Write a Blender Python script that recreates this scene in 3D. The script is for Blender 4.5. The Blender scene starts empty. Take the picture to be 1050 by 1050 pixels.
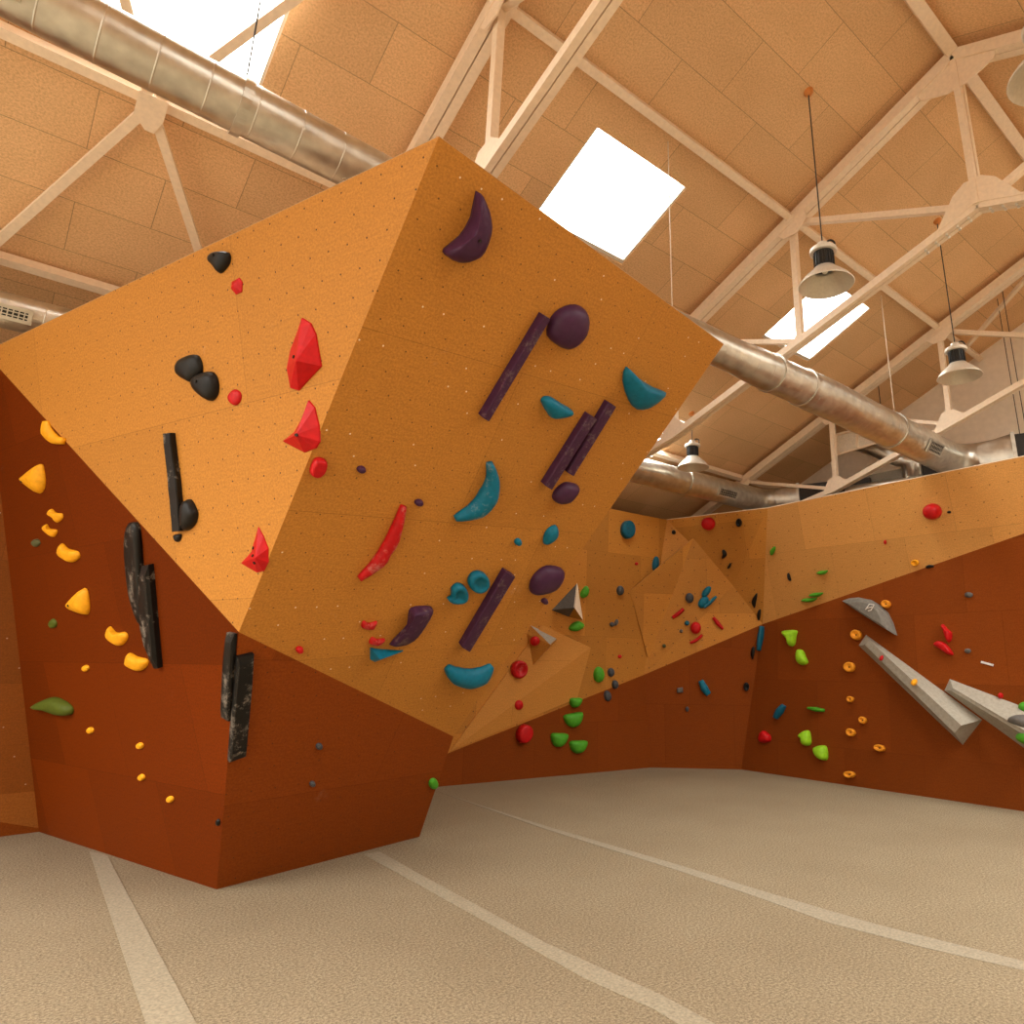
import bpy, bmesh, math, random
from mathutils import Vector, Matrix
from mathutils.bvhtree import BVHTree
random.seed(7)
SC = bpy.context.scene
COL = SC.collection
rad = math.radians

# ------------------------------------------------------------------ camera
H = 1.7                                   # eye height
F, PX, PY = 696.915, 600.072, 493.019     # focal length and principal point for a 1050 px frame
CM = Matrix(((.7573, -.6515, .0110), (.1800, .1929, -.9645), (.6263, .7324, .2638)))  # right, down, forward
r_ = CM[0].normalized(); fw = CM[2].normalized(); dn = fw.cross(r_).normalized(); r_ = dn.cross(fw).normalized()
EYE = Vector((0, 0, H))
cd = bpy.data.cameras.new('camera')
cam = bpy.data.objects.new('camera', cd)
COL.objects.link(cam)
cd.sensor_width = 36; cd.sensor_height = 36; cd.sensor_fit = 'HORIZONTAL'
cd.lens = F / 1050 * 36
cd.shift_x = -(PX - 525) / 1050
cd.shift_y = (PY - 525) / 1050
cd.clip_start = .05; cd.clip_end = 200
up = -dn; bk = -fw
cam.matrix_world = Matrix(((r_.x, up.x, bk.x, EYE.x), (r_.y, up.y, bk.y, EYE.y), (r_.z, up.z, bk.z, EYE.z), (0, 0, 0, 1)))
SC.camera = cam

def ray(x, y):
    return r_ * ((x - PX) / F) + dn * ((y - PY) / F) + fw

class Plane:
    """a real surface of the hall; at() gives the point of that surface seen at a photo position"""
    def __init__(self, a, b, c):
        n = (b - a).cross(c - a).normalized()
        if n.dot(EYE - a) < 0: n = -n
        self.n = n; self.d = n.dot(a)
        e1 = Vector((0, 0, 1)).cross(n)
        self.e1 = e1.normalized() if e1.length > 1e-4 else Vector((1, 0, 0))
        self.e2 = n.cross(self.e1)
    def at(self, x, y, off=0.0):
        r = ray(x, y)
        return EYE + r * ((self.d + off - self.n.dot(EYE)) / self.n.dot(r))

def V(*a): return Vector(a)
def at_z(x, y, z): r = ray(x, y); return EYE + r * ((z - H) / r.z)

# ------------------------------------------------------------------ materials
def lin(c): return tuple(((v / 255 + .055) / 1.055) ** 2.4 if v / 255 > .04045 else v / 255 / 12.92 for v in c) + (1,)
def new_mat(name):
    m = bpy.data.materials.new(name); m.use_nodes = True
    nt = m.node_tree; b = nt.nodes['Principled BSDF']
    return m, nt, b
def nd(nt, typ, **kw):
    n = nt.nodes.new(typ)
    for k, v in kw.items():
        if k in n.inputs: n.inputs[k].default_value = v
        else: setattr(n, k, v)
    return n
def mixc(nt, fac, a, b, mode='MIX'):
    n = nt.nodes.new('ShaderNodeMix'); n.data_type = 'RGBA'; n.blend_type = mode
    for s, v in ((0, fac), (6, a), (7, b)):
        if hasattr(v, 'links'): nt.links.new(v, n.inputs[s])
        else: n.inputs[s].default_value = v
    return n.outputs[2]
def math_(nt, op, a, b=0.0, c=0.0):
    n = nt.nodes.new('ShaderNodeMath'); n.operation = op
    for i, v in enumerate((a, b, c)):
        if hasattr(v, 'links'): nt.links.new(v, n.inputs[i])
        else: n.inputs[i].default_value = v
    return n.outputs[0]
def ramp(nt, fac, p0, c0, p1, c1):
    n = nt.nodes.new('ShaderNodeValToRGB'); e = n.color_ramp.elements
    e[0].position = p0; e[0].color = c0; e[1].position = p1; e[1].color = c1
    nt.links.new(fac, n.inputs[0]); return n.outputs[0]

def simple(name, col, rough=.5, metal=0.0, var=.12, scale=40.0, bump=0.0, spec=.5):
    m, nt, b = new_mat(name)
    tc = nd(nt, 'ShaderNodeTexCoord'); no = nd(nt, 'ShaderNodeTexNoise', Scale=scale, Detail=4.0)
    nt.links.new(tc.outputs['Object'], no.inputs['Vector'])
    c = col if len(col) == 4 else col + (1,)
    d = tuple(v * (1 - var) for v in c[:3]) + (1,); l = tuple(min(1, v * (1 + var)) for v in c[:3]) + (1,)
    nt.links.new(ramp(nt, no.outputs['Fac'], .3, d, .7, l), b.inputs['Base Color'])
    b.inputs['Roughness'].default_value = rough; b.inputs['Metallic'].default_value = metal
    b.inputs['Specular IOR Level'].default_value = spec
    if bump:
        bp = nd(nt, 'ShaderNodeBump', Strength=bump, Distance=.01)
        nt.links.new(no.outputs['Fac'], bp.inputs['Height']); nt.links.new(bp.outputs[0], b.inputs['Normal'])
    return m

def plywood(name, col, tint=.16, dots=None, dot_r=.0085, dot_step=.16, panel=(1.22, 1.22), rough=.55, nut_glint=0.0, chalk=.25, spec=.18):
    m, nt, b = new_mat(name)
    uv = nd(nt, 'ShaderNodeUVMap'); uv.uv_map = 'UVMap'
    U = uv.outputs['UV']
    base = col + (1,)
    br = nd(nt, 'ShaderNodeTexBrick', **{'Scale': 1.0, 'Mortar Size': .0025, 'Mortar Smooth': .0, 'Bias': 0.0, 'Brick Width': panel[0], 'Row Height': panel[1]})
    br.inputs['Color1'].default_value = tuple(v * (1 - tint) for v in col) + (1,)
    br.inputs['Color2'].default_value = tuple(min(1, v * (1 + tint)) for v in col) + (1,)
    br.inputs['Mortar'].default_value = tuple(v * .72 for v in col) + (1,)
    br.offset = .37; br.squash = 1.0
    nt.links.new(U, br.inputs['Vector'])
    # grain
    mp = nd(nt, 'ShaderNodeMapping'); mp.inputs['Scale'].default_value = (1.2, 9, 1)
    nt.links.new(U, mp.inputs['Vector'])
    g = nd(nt, 'ShaderNodeTexNoise', Scale=6.0, Detail=6.0, Roughness=.65); nt.links.new(mp.outputs[0], g.inputs['Vector'])
    c = mixc(nt, .5, br.outputs['Color'], ramp(nt, g.outputs['Fac'], .3, (.72, .70, .66, 1), .72, (1.0, 1.0, 1.0, 1)), 'MULTIPLY')
    g2 = nd(nt, 'ShaderNodeTexNoise', Scale=62.0, Detail=3.0, Roughness=.7); nt.links.new(U, g2.inputs['Vector'])
    c = mixc(nt, .55, c, ramp(nt, g2.outputs['Fac'], .36, (.60, .57, .54, 1), .62, (1.08, 1.08, 1.08, 1)), 'MULTIPLY')
    # chalk and rubber smudges
    s = nd(nt, 'ShaderNodeTexNoise', Scale=2.3, Detail=5.0, Roughness=.75); nt.links.new(U, s.inputs['Vector'])
    sm = ramp(nt, s.outputs['Fac'], .66, (0, 0, 0, 1), .84, (1, 1, 1, 1))
    c = mixc(nt, math_(nt, 'MULTIPLY', sm, chalk), c, (.62, .52, .42, 1))
    if dots:
        sp = nd(nt, 'ShaderNodeSeparateXYZ'); nt.links.new(U, sp.inputs[0])
        w = nd(nt, 'ShaderNodeTexNoise', Scale=3.0, Detail=0.0); nt.links.new(U, w.inputs['Vector'])
        j = math_(nt, 'MULTIPLY', math_(nt, 'SUBTRACT', w.outputs['Fac'], .5), .05)
        vv = math_(nt, 'ADD', math_(nt, 'DIVIDE', sp.outputs['Y'], dot_step), math_(nt, 'MULTIPLY', j, 2.0))
        row = math_(nt, 'FLOOR', vv)
        uu = math_(nt, 'ADD', math_(nt, 'ADD', math_(nt, 'DIVIDE', sp.outputs['X'], dot_step), j), math_(nt, 'MULTIPLY', row, .5))
        fu = math_(nt, 'SUBTRACT', math_(nt, 'FRACT', uu), .5); fv = math_(nt, 'SUBTRACT', math_(nt, 'FRACT', vv), .5)
        d = math_(nt, 'SQRT', math_(nt, 'ADD', math_(nt, 'MULTIPLY', fu, fu), math_(nt, 'MULTIPLY', fv, fv)))
        msk = math_(nt, 'LESS_THAN', d, dot_r / dot_step)
        dc = dots + (1,)
        if nut_glint:
            wn = nd(nt, 'ShaderNodeTexWhiteNoise', noise_dimensions='2D')
            cb = nd(nt, 'ShaderNodeCombineXYZ'); nt.links.new(math_(nt, 'FLOOR', uu), cb.inputs[0]); nt.links.new(row, cb.inputs[1])
            nt.links.new(cb.outputs[0], wn.inputs['Vector'])
            dc = mixc(nt, math_(nt, 'LESS_THAN', wn.outputs['Value'], nut_glint), dots + (1,), (.80, .66, .48, 1))  # some nuts get a pale glint painted into their dot colour
        c = mixc(nt, msk, c, dc)
    nt.links.new(c, b.inputs['Base Color'])
    b.inputs['Roughness'].default_value = rough
    b.inputs['Specular IOR Level'].default_value = spec
    return m

LIGHT = (.55, .235, .040)
DARK = (.235, .055, .0085)
M_PLY_A = plywood('birch_plywood', LIGHT, .05, (.10, .045, .015), .0062, .16, (2.6, 1.3))
M_PLY_F = plywood('birch_plywood_metal_nuts', LIGHT, .05, (.16, .075, .02), .0058, .155, (2.6, 1.3), nut_glint=.2)
M_PLY_B = plywood('birch_plywood_back', LIGHT, .12, (.16, .07, .02), .011, .22, (1.22, 1.5))
M_PLY_LIT = plywood('birch_plywood_lit', (.70, .345, .095), .10, (.30, .13, .035), .010, .24, (1.22, 1.5))  # birch plywood lightened: skylight put into the colour of the upper right wall
M_PLY_S = plywood('plywood_strip', (.26, .075, .010), .10, (.45, .30, .18), .007, .3, (1.4, 1.2))
M_PLY_L = plywood('birch_plywood_light', (.64, .29, .06), .03, None, panel=(6, 6))
M_PLY_S2 = plywood('plywood_strip_light', (.36, .115, .018), .06, None)
M_RED = plywood('red_brown_plywood', DARK, .13, None, panel=(1.22, 1.0), chalk=.10, spec=.04)
M_RED_SHADED = plywood('red_brown_plywood_shaded', (.160, .027, .0022), .13, None, panel=(1.22, 1.0), chalk=.12, spec=.04)  # red plywood darkened: shade put into the colour of the over-lit lower left face
M_RED_F = plywood('red_brown_plywood_lower', (.25, .056, .0075), .10, (.10, .035, .012), .006, .2, (2.4, 1.2), chalk=.10, spec=.06)
M_EDGE = simple('plywood_edge', (.92, .78, .60), .7, var=.1)
M_BACK = simple('raw_timber', (.35, .22, .12), .8)

def ceiling_mat():
    m, nt, b = new_mat('ceiling_particle_board')
    uv = nd(nt, 'ShaderNodeUVMap'); uv.uv_map = 'UVMap'
    col = (.84, .555, .305)
    br = nd(nt, 'ShaderNodeTexBrick', **{'Scale': 1.0, 'Mortar Size': .004, 'Mortar Smooth': .3, 'Bias': 0.0, 'Brick Width': 1.22, 'Row Height': .585})
    br.inputs['Color1'].default_value = tuple(v * .93 for v in col) + (1,)
    br.inputs['Color2'].default_value = tuple(v * 1.07 for v in col) + (1,)
    br.inputs['Mortar'].default_value = tuple(v * .55 for v in col) + (1,)
    nt.links.new(uv.outputs[0], br.inputs['Vector'])
    n = nd(nt, 'ShaderNodeTexNoise', Scale=55.0, Detail=3.0, Roughness=.7); nt.links.new(uv.outputs[0], n.inputs['Vector'])
    n2 = nd(nt, 'ShaderNodeTexNoise', Scale=1.6, Detail=3.0); nt.links.new(uv.outputs[0], n2.inputs['Vector'])
    c = mixc(nt, .7, br.outputs['Color'], ramp(nt, n.outputs['Fac'], .34, (.62, .57, .50, 1), .60, (1, 1, 1, 1)), 'MULTIPLY')
    c = mixc(nt, .4, c, ramp(nt, n2.outputs['Fac'], .3, (.80, .76, .70, 1), .7, (1, 1, 1, 1)), 'MULTIPLY')
    nt.links.new(c, b.inputs['Base Color']); b.inputs['Roughness'].default_value = .85
    b.inputs['Specular IOR Level'].default_value = .2
    return m
M_CEIL = ceiling_mat()

def floor_mat():
    m, nt, b = new_mat('floor_mat_carpet')
    tc = nd(nt, 'ShaderNodeTexCoord'); O = tc.outputs['Object']
    n = nd(nt, 'ShaderNodeTexNoise', Scale=60.0, Detail=4.0, Roughness=.8); nt.links.new(O, n.inputs['Vector'])
    n2 = nd(nt, 'ShaderNodeTexNoise', Scale=.9, Detail=4.0, Roughness=.6); nt.links.new(O, n2.inputs['Vector'])
    c = ramp(nt, n.outputs['Fac'], .36, (.155, .12, .075, 1), .62, (.395, .318, .205, 1))
    c = mixc(nt, .45, c, ramp(nt, n2.outputs['Fac'], .3, (.74, .70, .66, 1), .7, (1, 1, 1, 1)), 'MULTIPLY')
    nt.links.new(c, b.inputs['Base Color']); b.inputs['Roughness'].default_value = .95
    b.inputs['Specular IOR Level'].default_value = .1
    mp = nd(nt, 'ShaderNodeMapping'); mp.inputs['Rotation'].default_value = (0, 0, rad(42)); mp.inputs['Scale'].default_value = (.22, 1.1, 1)
    nt.links.new(O, mp.inputs[0])
    wr = nd(nt, 'ShaderNodeTexNoise', Scale=1.0, Detail=3.0, Roughness=.5); nt.links.new(mp.outputs[0], wr.inputs['Vector'])   # soft wrinkles in the carpet
    b2 = nd(nt, 'ShaderNodeBump', Strength=.35, Distance=.06); nt.links.new(wr.outputs['Fac'], b2.inputs['Height'])
    ad = nd(nt, 'ShaderNodeMath', operation='MULTIPLY_ADD'); ad.inputs[1].default_value = .25
    nt.links.new(n.outputs['Fac'], ad.inputs[0]); nt.links.new(n2.outputs['Fac'], ad.inputs[2])
    bp = nd(nt, 'ShaderNodeBump', Strength=.5, Distance=.05); nt.links.new(b2.outputs[0], bp.inputs['Normal'])
    nt.links.new(ad.outputs[0], bp.inputs['Height']); nt.links.new(bp.outputs[0], b.inputs['Normal'])
    return m
M_FLOOR = floor_mat()
M_STRIP = simple('floor_seam_carpet', (.32, .272, .19), .95, var=.22, scale=60, spec=.1)
M_STRIP2 = simple('floor_seam_carpet_dark', (.315, .27, .195), .95, var=.22, scale=60, spec=.1)
M_BEAM = simple('painted_steel', (.86, .71, .54), .5, var=.06, scale=25)
M_SLIT = simple('dark_gap', (.05, .035, .025), .8)
M_GABLE = simple('gable_plaster', (.90, .82, .70), .9, var=.05, scale=9)
M_SIDE = simple('side_wall_board', (.55, .36, .19), .9, var=.12, scale=9)

def metal_mat():
    m, nt, b = new_mat('galvanised_steel')
    tc = nd(nt, 'ShaderNodeTexCoord')
    n = nd(nt, 'ShaderNodeTexNoise', Scale=9.0, Detail=5.0); nt.links.new(tc.outputs['Object'], n.inputs['Vector'])
    nt.links.new(ramp(nt, n.outputs['Fac'], .3, (.52, .50, .45, 1), .7, (.72, .70, .63, 1)), b.inputs['Base Color'])
    nt.links.new(math_(nt, 'MULTIPLY_ADD', n.outputs['Fac'], .3, .2), b.inputs['Roughness'])
    b.inputs['Metallic'].default_value = .95
    return m
M_DUCT = metal_mat()
M_GRILLE = simple('dark_grille_void', (.012, .011, .010), .7)
M_BLACKBOX = simple('dark_insulation', (.035, .03, .027), .8)
M_LSHADE = simple('spun_aluminium_shade', (.66, .60, .50), .42, .35, var=.06)
M_LWHITE = simple('lamp_cap', (.75, .70, .62), .45, .2, var=.05)
M_LBLACK = simple('lamp_housing_black', (.018, .018, .018), .45)
M_CORD = simple('dark_cord', (.05, .04, .035), .7)
M_WIRE = simple('pale_wire', (.60, .48, .36), .5)
M_ROSE = simple('orange_rosette', (.62, .23, .05), .6)
M_BULB = simple('lamp_bulb_glass', (.80, .78, .70), .2)

def skylight_mat():
    m = bpy.data.materials.new('skylight_glazing'); m.use_nodes = True; nt = m.node_tree
    nt.nodes.clear()
    o = nd(nt, 'ShaderNodeOutputMaterial'); t = nd(nt, 'ShaderNodeBsdfTransparent'); g = nd(nt, 'ShaderNodeBsdfGlossy', Roughness=.25)
    t.inputs[0].default_value = (.96, .97, .96, 1)
    mx = nd(nt, 'ShaderNodeMixShader'); mx.inputs[0].default_value = .05
    nt.links.new(t.outputs[0], mx.inputs[1]); nt.links.new(g.outputs[0], mx.inputs[2]); nt.links.new(mx.outputs[0], o.inputs[0])
    return m
M_GLASS = skylight_mat()

def hold_mat(name, col, rough=.5, chalk=0.0, var=.12):
    m, nt, b = new_mat(name)
    tc = nd(nt, 'ShaderNodeTexCoord'); O = tc.outputs['Object']
    n = nd(nt, 'ShaderNodeTexNoise', Scale=26.0, Detail=4.0); nt.links.new(O, n.inputs['Vector'])
    d = tuple(v * (1 - var) for v in col) + (1,); l = tuple(min(1, v * (1 + var)) for v in col) + (1,)
    c = ramp(nt, n.outputs['Fac'], .3, d, .7, l)
    if chalk:
        n2 = nd(nt, 'ShaderNodeTexNoise', Scale=7.0, Detail=6.0, Roughness=.8); nt.links.new(O, n2.inputs['Vector'])
        k = ramp(nt, n2.outputs['Fac'], .55, (0, 0, 0, 1), .70, (1, 1, 1, 1))
        c = mixc(nt, math_(nt, 'MULTIPLY', k, chalk), c, (.50, .42, .34, 1))
    nt.links.new(c, b.inputs['Base Color']); b.inputs['Roughness'].default_value = rough; b.inputs['Specular IOR Level'].default_value = .25
    g = nd(nt, 'ShaderNodeTexNoise', Scale=140.0, Detail=2.0); nt.links.new(O, g.inputs['Vector'])
    bp = nd(nt, 'ShaderNodeBump', Strength=.15, Distance=.004)
    nt.links.new(g.outputs['Fac'], bp.inputs['Height']); nt.links.new(bp.outputs[0], b.inputs['Normal'])
    return m
HM = {
    'black': hold_mat('hold_black', (.008, .007, .006), .42),
    'blackc': hold_mat('hold_black_chalky', (.008, .007, .006), .40, .5),
    'red': hold_mat('hold_red', (.50, .006, .008), .45),
    'redc': hold_mat('hold_red_chalky', (.48, .006, .008), .4, .4),
    'yellow': hold_mat('hold_yellow', (.80, .35, .008), .55),
    'orange': hold_mat('hold_orange', (.82, .32, .02), .55),
    'purple': hold_mat('hold_purple', (.058, .017, .052), .42),
    'purplec': hold_mat('hold_purple_chalky', (.056, .016, .050), .5, .3),
    'teal': hold_mat('hold_teal', (.002, .15, .25), .45),
    'tealc': hold_mat('hold_teal_chalky', (.002, .145, .24), .45, .4),
    'blue': hold_mat('hold_blue', (.004, .10, .17), .4),
    'green': hold_mat('hold_green', (.07, .33, .02), .5),
    'lime': hold_mat('hold_lime', (.30, .62, .02), .5),
    'olive': hold_mat('hold_olive', (.075, .10, .008), .6),
    'moss': hold_mat('hold_grey_green', (.09, .09, .035), .7),
    'grey': hold_mat('hold_grey', (.12, .11, .10), .55),
    'slate': hold_mat('hold_slate', (.06, .065, .075), .45, .2),
    'volume': hold_mat('volume_grey', (.34, .31, .25), .75, .12),
    'volume_dark': hold_mat('volume_dark_grey', (.095, .09, .08), .75, .1),
    'crescent': hold_mat('volume_crescent', (.20, .19, .165), .7, .35),
    'white': hold_mat('chalk_mark_white', (.75, .72, .66), .6),
}
M_BOLT = simple('bolt_dark', (.03, .025, .02), .4, .6)
M_BOLTL = simple('bolt_steel', (.55, .52, .48), .35, .9)

# ------------------------------------------------------------------ object helpers
def link(name, bm, mat, parent=None, smooth=False, loc=None):
    me = bpy.data.meshes.new(name)
    bm.normal_update()
    bm.to_mesh(me); bm.free()
    if smooth:
        for p in me.polygons: p.use_smooth = True
    if mat: me.materials.append(mat)
    o = bpy.data.objects.new(name, me); COL.objects.link(o)
    if loc is not None: o.location = loc
    if parent is not None: o.parent = parent
    return o
def empty(name, loc=(0, 0, 0)):
    o = bpy.data.objects.new(name, None); COL.objects.link(o); o.location = loc; o.empty_display_size = .2
    return o
def tag(o, label=None, cat=None, group=None, kind=None):
    if label: o['label'] = label
    if cat: o['category'] = cat
    if group: o['group'] = group
    if kind: o['kind'] = kind
    return o
def add_beam(bm, a, b, w, h, upv=Vector((0, 0, 1)), side=0.0, lift=0.0):
    """a square bar from a to b: w across, h along upv"""
    d = (b - a).normalized(); s = d.cross(upv)
    if s.length < 1e-4: s = d.cross(Vector((0, 1, 0)))
    s.normalize(); u = s.cross(d).normalized()
    vs = []
    for p in (a, b):
        p = p + s * side + u * lift
        vs += [bm.verts.new(p + s * (i * w / 2) + u * (j * h / 2)) for i, j in ((-1, -1), (1, -1), (1, 1), (-1, 1))]
    for f in ((0, 3, 2, 1), (4, 5, 6, 7), (0, 1, 5, 4), (1, 2, 6, 5), (2, 3, 7, 6), (3, 0, 4, 7)):
        bm.faces.new([vs[i] for i in f])
def add_tube(bm, pts, radii, seg=20, cap=True):
    rings = []
    n = len(pts)
    for i, p in enumerate(pts):
        d = (pts[min(i + 1, n - 1)] - pts[max(i - 1, 0)]).normalized()
        ref = Vector((0, 0, 1)) if abs(d.z) < .95 else Vector((1, 0, 0))
        s = d.cross(ref).normalized(); u = s.cross(d)
        rings.append([bm.verts.new(p + (s * math.cos(t) + u * math.sin(t)) * radii[i]) for t in (2 * math.pi * k / seg for k in range(seg))])
    for a, b in zip(rings, rings[1:]):
        for k in range(seg):
            bm.faces.new((a[k], a[(k + 1) % seg], b[(k + 1) % seg], b[k]))
    if cap:
        bm.faces.new(rings[0][::-1]); bm.faces.new(rings[-1])
def add_lathe(bm, prof, seg=28, cap=False):
    rings = [[bm.verts.new((r * math.cos(2 * math.pi * k / seg), r * math.sin(2 * math.pi * k / seg), z)) for k in range(seg)] for r, z in prof]
    for a, b in zip(rings, rings[1:]):
        for k in range(seg): bm.faces.new((a[k], a[(k + 1) % seg], b[(k + 1) % seg], b[k]))
    if cap:
        bm.faces.new(rings[0][::-1]); bm.faces.new(rings[-1])
def add_prism(bm, pts, n, th):
    """polygon pts, thickened by th against its normal n"""
    a = [bm.verts.new(p) for p in pts]; b = [bm.verts.new(p - n * th) for p in pts]
    fs = [bm.faces.new(a)]
    fs.append(bm.faces.new(b[::-1]))
    for i in range(len(a)):
        j = (i + 1) % len(a); fs.append(bm.faces.new((a[j], a[i], b[i], b[j])))
    return fs
def panel(name, pts, mat, parent, th=.03, pl=None, uo=(0, 0), rot=0.0, label=None):
    """one flat panel: metric UVs on the surface, so boards and bolt holes keep their size"""
    pl = pl or Plane(pts[0], pts[1], pts[2])
    bm = bmesh.new()
    if (pts[1] - pts[0]).cross(pts[2] - pts[1]).dot(pl.n) < 0: pts = pts[::-1]
    add_prism(bm, pts, pl.n, th)
    uvl = bm.loops.layers.uv.new('UVMap')
    c, s = math.cos(rot), math.sin(rot)
    for f in bm.faces:
        for l in f.loops:
            q = l.vert.co; u, v = q.dot(pl.e1), q.dot(pl.e2)
            l[uvl].uv = (c * u + s * v + uo[0] + 40, -s * u + c * v + uo[1] + 40)
    bmesh.ops.recalc_face_normals(bm, faces=bm.faces)
    o = link(name, bm, mat, parent)
    if label: o['label'] = label
    return o

# ------------------------------------------------------------------ the climbing walls
ZT = 4.5
b0, b1, b2 = at_z(222, 912, 0), at_z(40, 853, 0), at_z(430, 858, 0)
pV = V(1.3068, 5.1598, 1.9038); pU = V(-.4755, 7.8239, 4.3872)
pW, pX, pY = at_z(450, 140, ZT), at_z(742, 353, ZT), V(3.727, 6.3433, 1.0129)
FACE = {}
FACE['F1'] = Plane(pU, pW, pV); FACE['F2'] = Plane(pV, pW, pX)
FACE['F3'] = Plane(b1, b0, pU); FACE['F4'] = Plane(b0, b2, pV)

block = empty('climbing_boulder', (b0 + b2) / 2)
def under(parent):
    return lambda p: p - parent.location
def part_panel(name, pts, mat, parent, **k):
    o = panel(name, pts, mat, None, **k)
    o.parent = parent; o.matrix_parent_inverse = Matrix.Translation(-Vector(parent.location))
    return o
tag(block, 'big free standing overhanging plywood boulder with a sharp prow in the middle of the hall', 'climbing wall')
sq = FACE['F1'].at(231, 419)
part_panel('overhang_panel', [pU, pW, pV], M_PLY_A, block, uo=(.4, 1.3 * 5 - (sq.dot(FACE['F1'].e2) + 40) % 1.3),  label='bright orange triangular overhang facing left')
part_panel('overhang_panel', [pV, pW, pX, pY], M_PLY_F, block, rot=.12, label='big orange overhang facing right with purple and teal holds')
part_panel('lower_panel', [b1, b0, pV, pU], M_RED_SHADED, block, uo=(.35, .43), label='dark red brown lower left face with yellow holds')
part_panel('lower_panel', [b0, b2, pY, pV], M_RED_F, block, uo=(.2, .37), label='red brown lower right face')
kB, kT = V(3.85, 9.3, 0), V(3.6, 9.3, ZT); kL = V(.9, 9.35, 0)
part_panel('side_panel', [b2, kB, kT], M_PLY_B, block, th=-.03)
part_panel('side_panel', [b2, kT, pY], M_PLY_B, block, th=-.03)
part_panel('side_panel', [pY, kT, pX], M_PLY_B, block, th=-.03)
part_panel('top_panel', [pU, pW, pX, kT], M_BACK, block, pl=Plane(pU, pW, pX), th=.004)
bm = bmesh.new(); add_beam(bm, pU + V(.02, .008, .002), pW + V(.02, .008, .002), .03, .010)
o = link('edge_strip', bm, M_EDGE, None); o.parent = block; o.matrix_parent_inverse = Matrix.Translation(-block.location)
o['label'] = 'pale bare plywood edge'
# strip of wall left of the boulder
s0 = at_z(0, 858, 0)
FACE['F5'] = Plane(b1, s0, pU)
dirL = (s0 - b1).normalized(); dirL.z = 0
wl = empty('climbing_wall', b1 + dirL * 1.5)
tag(wl, 'brown plywood climbing wall running off to the left behind the boulder', 'climbing wall')
def f5(a, z):
    t = (z - b1.z) / (pU.z - b1.z); return b1 + (pU - b1) * t + dirL * a
part_panel('lower_panel', [f5(0, 0), f5(3, 0), f5(3, 1.1), f5(.31, .15), f5(0, .04)], M_RED, wl, th=.03)
part_panel('middle_panel', [f5(0, .04), f5(.31, .15), f5(.95, .41), f5(0, .42)], M_PLY_S2, wl, th=.03)
part_panel('upper_panel', [f5(0, .42), f5(.95, .41), f5(3, 1.1), f5(3, 4.45), f5(0, 4.387)], M_PLY_S, wl, th=.03)

# wall at the back, with its slanting colour change
C0, D0 = at_z(668, 787, 0), at_z(760, 789, 0)
A_ = at_z(435, 808, 0)
A0 = A_ + (A_ - C0) * .33
FACE['BL'] = Plane(A0, C0, C0 + V(0, 0, 1))
fA, fC = FACE['BL'].at(463, 771), FACE['BL'].at(660, 692)
TB = at_z(684, 533, ZT)
FACE['BU'] = Plane(fA, fC, TB)
TA = FACE['BU'].at(627, 522)
fAx = fA + (fA - fC) * .2; TAx = TA + (TA - TB) * 2.4
back = empty('climbing_wall', (A0 + D0) / 2)
tag(back, 'angular plywood climbing wall along the back, dark below and orange above a slanting line', 'climbing wall')
part_panel('lower_panel', [A0, C0, fC, fAx], M_RED, back, uo=(.1, .2))
part_panel('upper_panel', [fAx, fC, TB, TAx], M_PLY_B, back, uo=(.3, .1))
FACE['ML'] = Plane(C0, D0, fC)
fD = FACE['ML'].at(782, 640)
part_panel('lower_panel', [C0, D0, fD, fC], M_RED, back, uo=(.5, .7))
TD = at_z(787, 521, ZT)
mid = Plane(fC, fD, TB)
P = mid.at(752, 601, .10)
FACE['M1'] = Plane(TB, TD, P); FACE['M2'] = Plane(TD, fD, P); FACE['M3'] = Plane(fD, fC, P); FACE['M4'] = Plane(fC, TB, P)
part_panel('upper_panel', [TB, TD, P], M_PLY_B, back, uo=(.9, .3))
part_panel('upper_panel', [TD, fD, P], M_PLY_B, back, uo=(.9, .3))
part_panel('upper_panel', [fD, fC, P], M_PLY_B, back, uo=(.2, .9))
part_panel('upper_panel', [fC, TB, P], M_PLY_B, back, uo=(.6, .5))
q1 = FACE['M1'].at(711, 552, .004); q2 = P + mid.n * .004; q4 = FACE['BU'].at(646, 606, .003)
q3 = Plane(fC, TB, P).at(665, 676, .003)
part_panel('raised_panel', [q1, q2, q3], M_PLY_B, back, th=.05, uo=(.35, .25))
part_panel('raised_panel', [q1, q3, q4], M_PLY_B, back, th=.05, uo=(.35, .25))
FACE['M5'] = Plane(q1, q2, q3)
# slightly raised light board low on the left
r1, r2, r3, r4 = FACE['BU'].at(462, 770, .02), FACE['BU'].at(556, 641, .02), FACE['BU'].at(606, 664, .10), FACE['BU'].at(592, 716, .02)
part_panel('raised_panel', [r1, r2, r3], M_PLY_L, back, th=.02)
part_panel('raised_panel', [r1, r3, r4], M_PLY_L, back, th=.02)
FACE['R1'] = Plane(r1, r2, r3)

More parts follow.
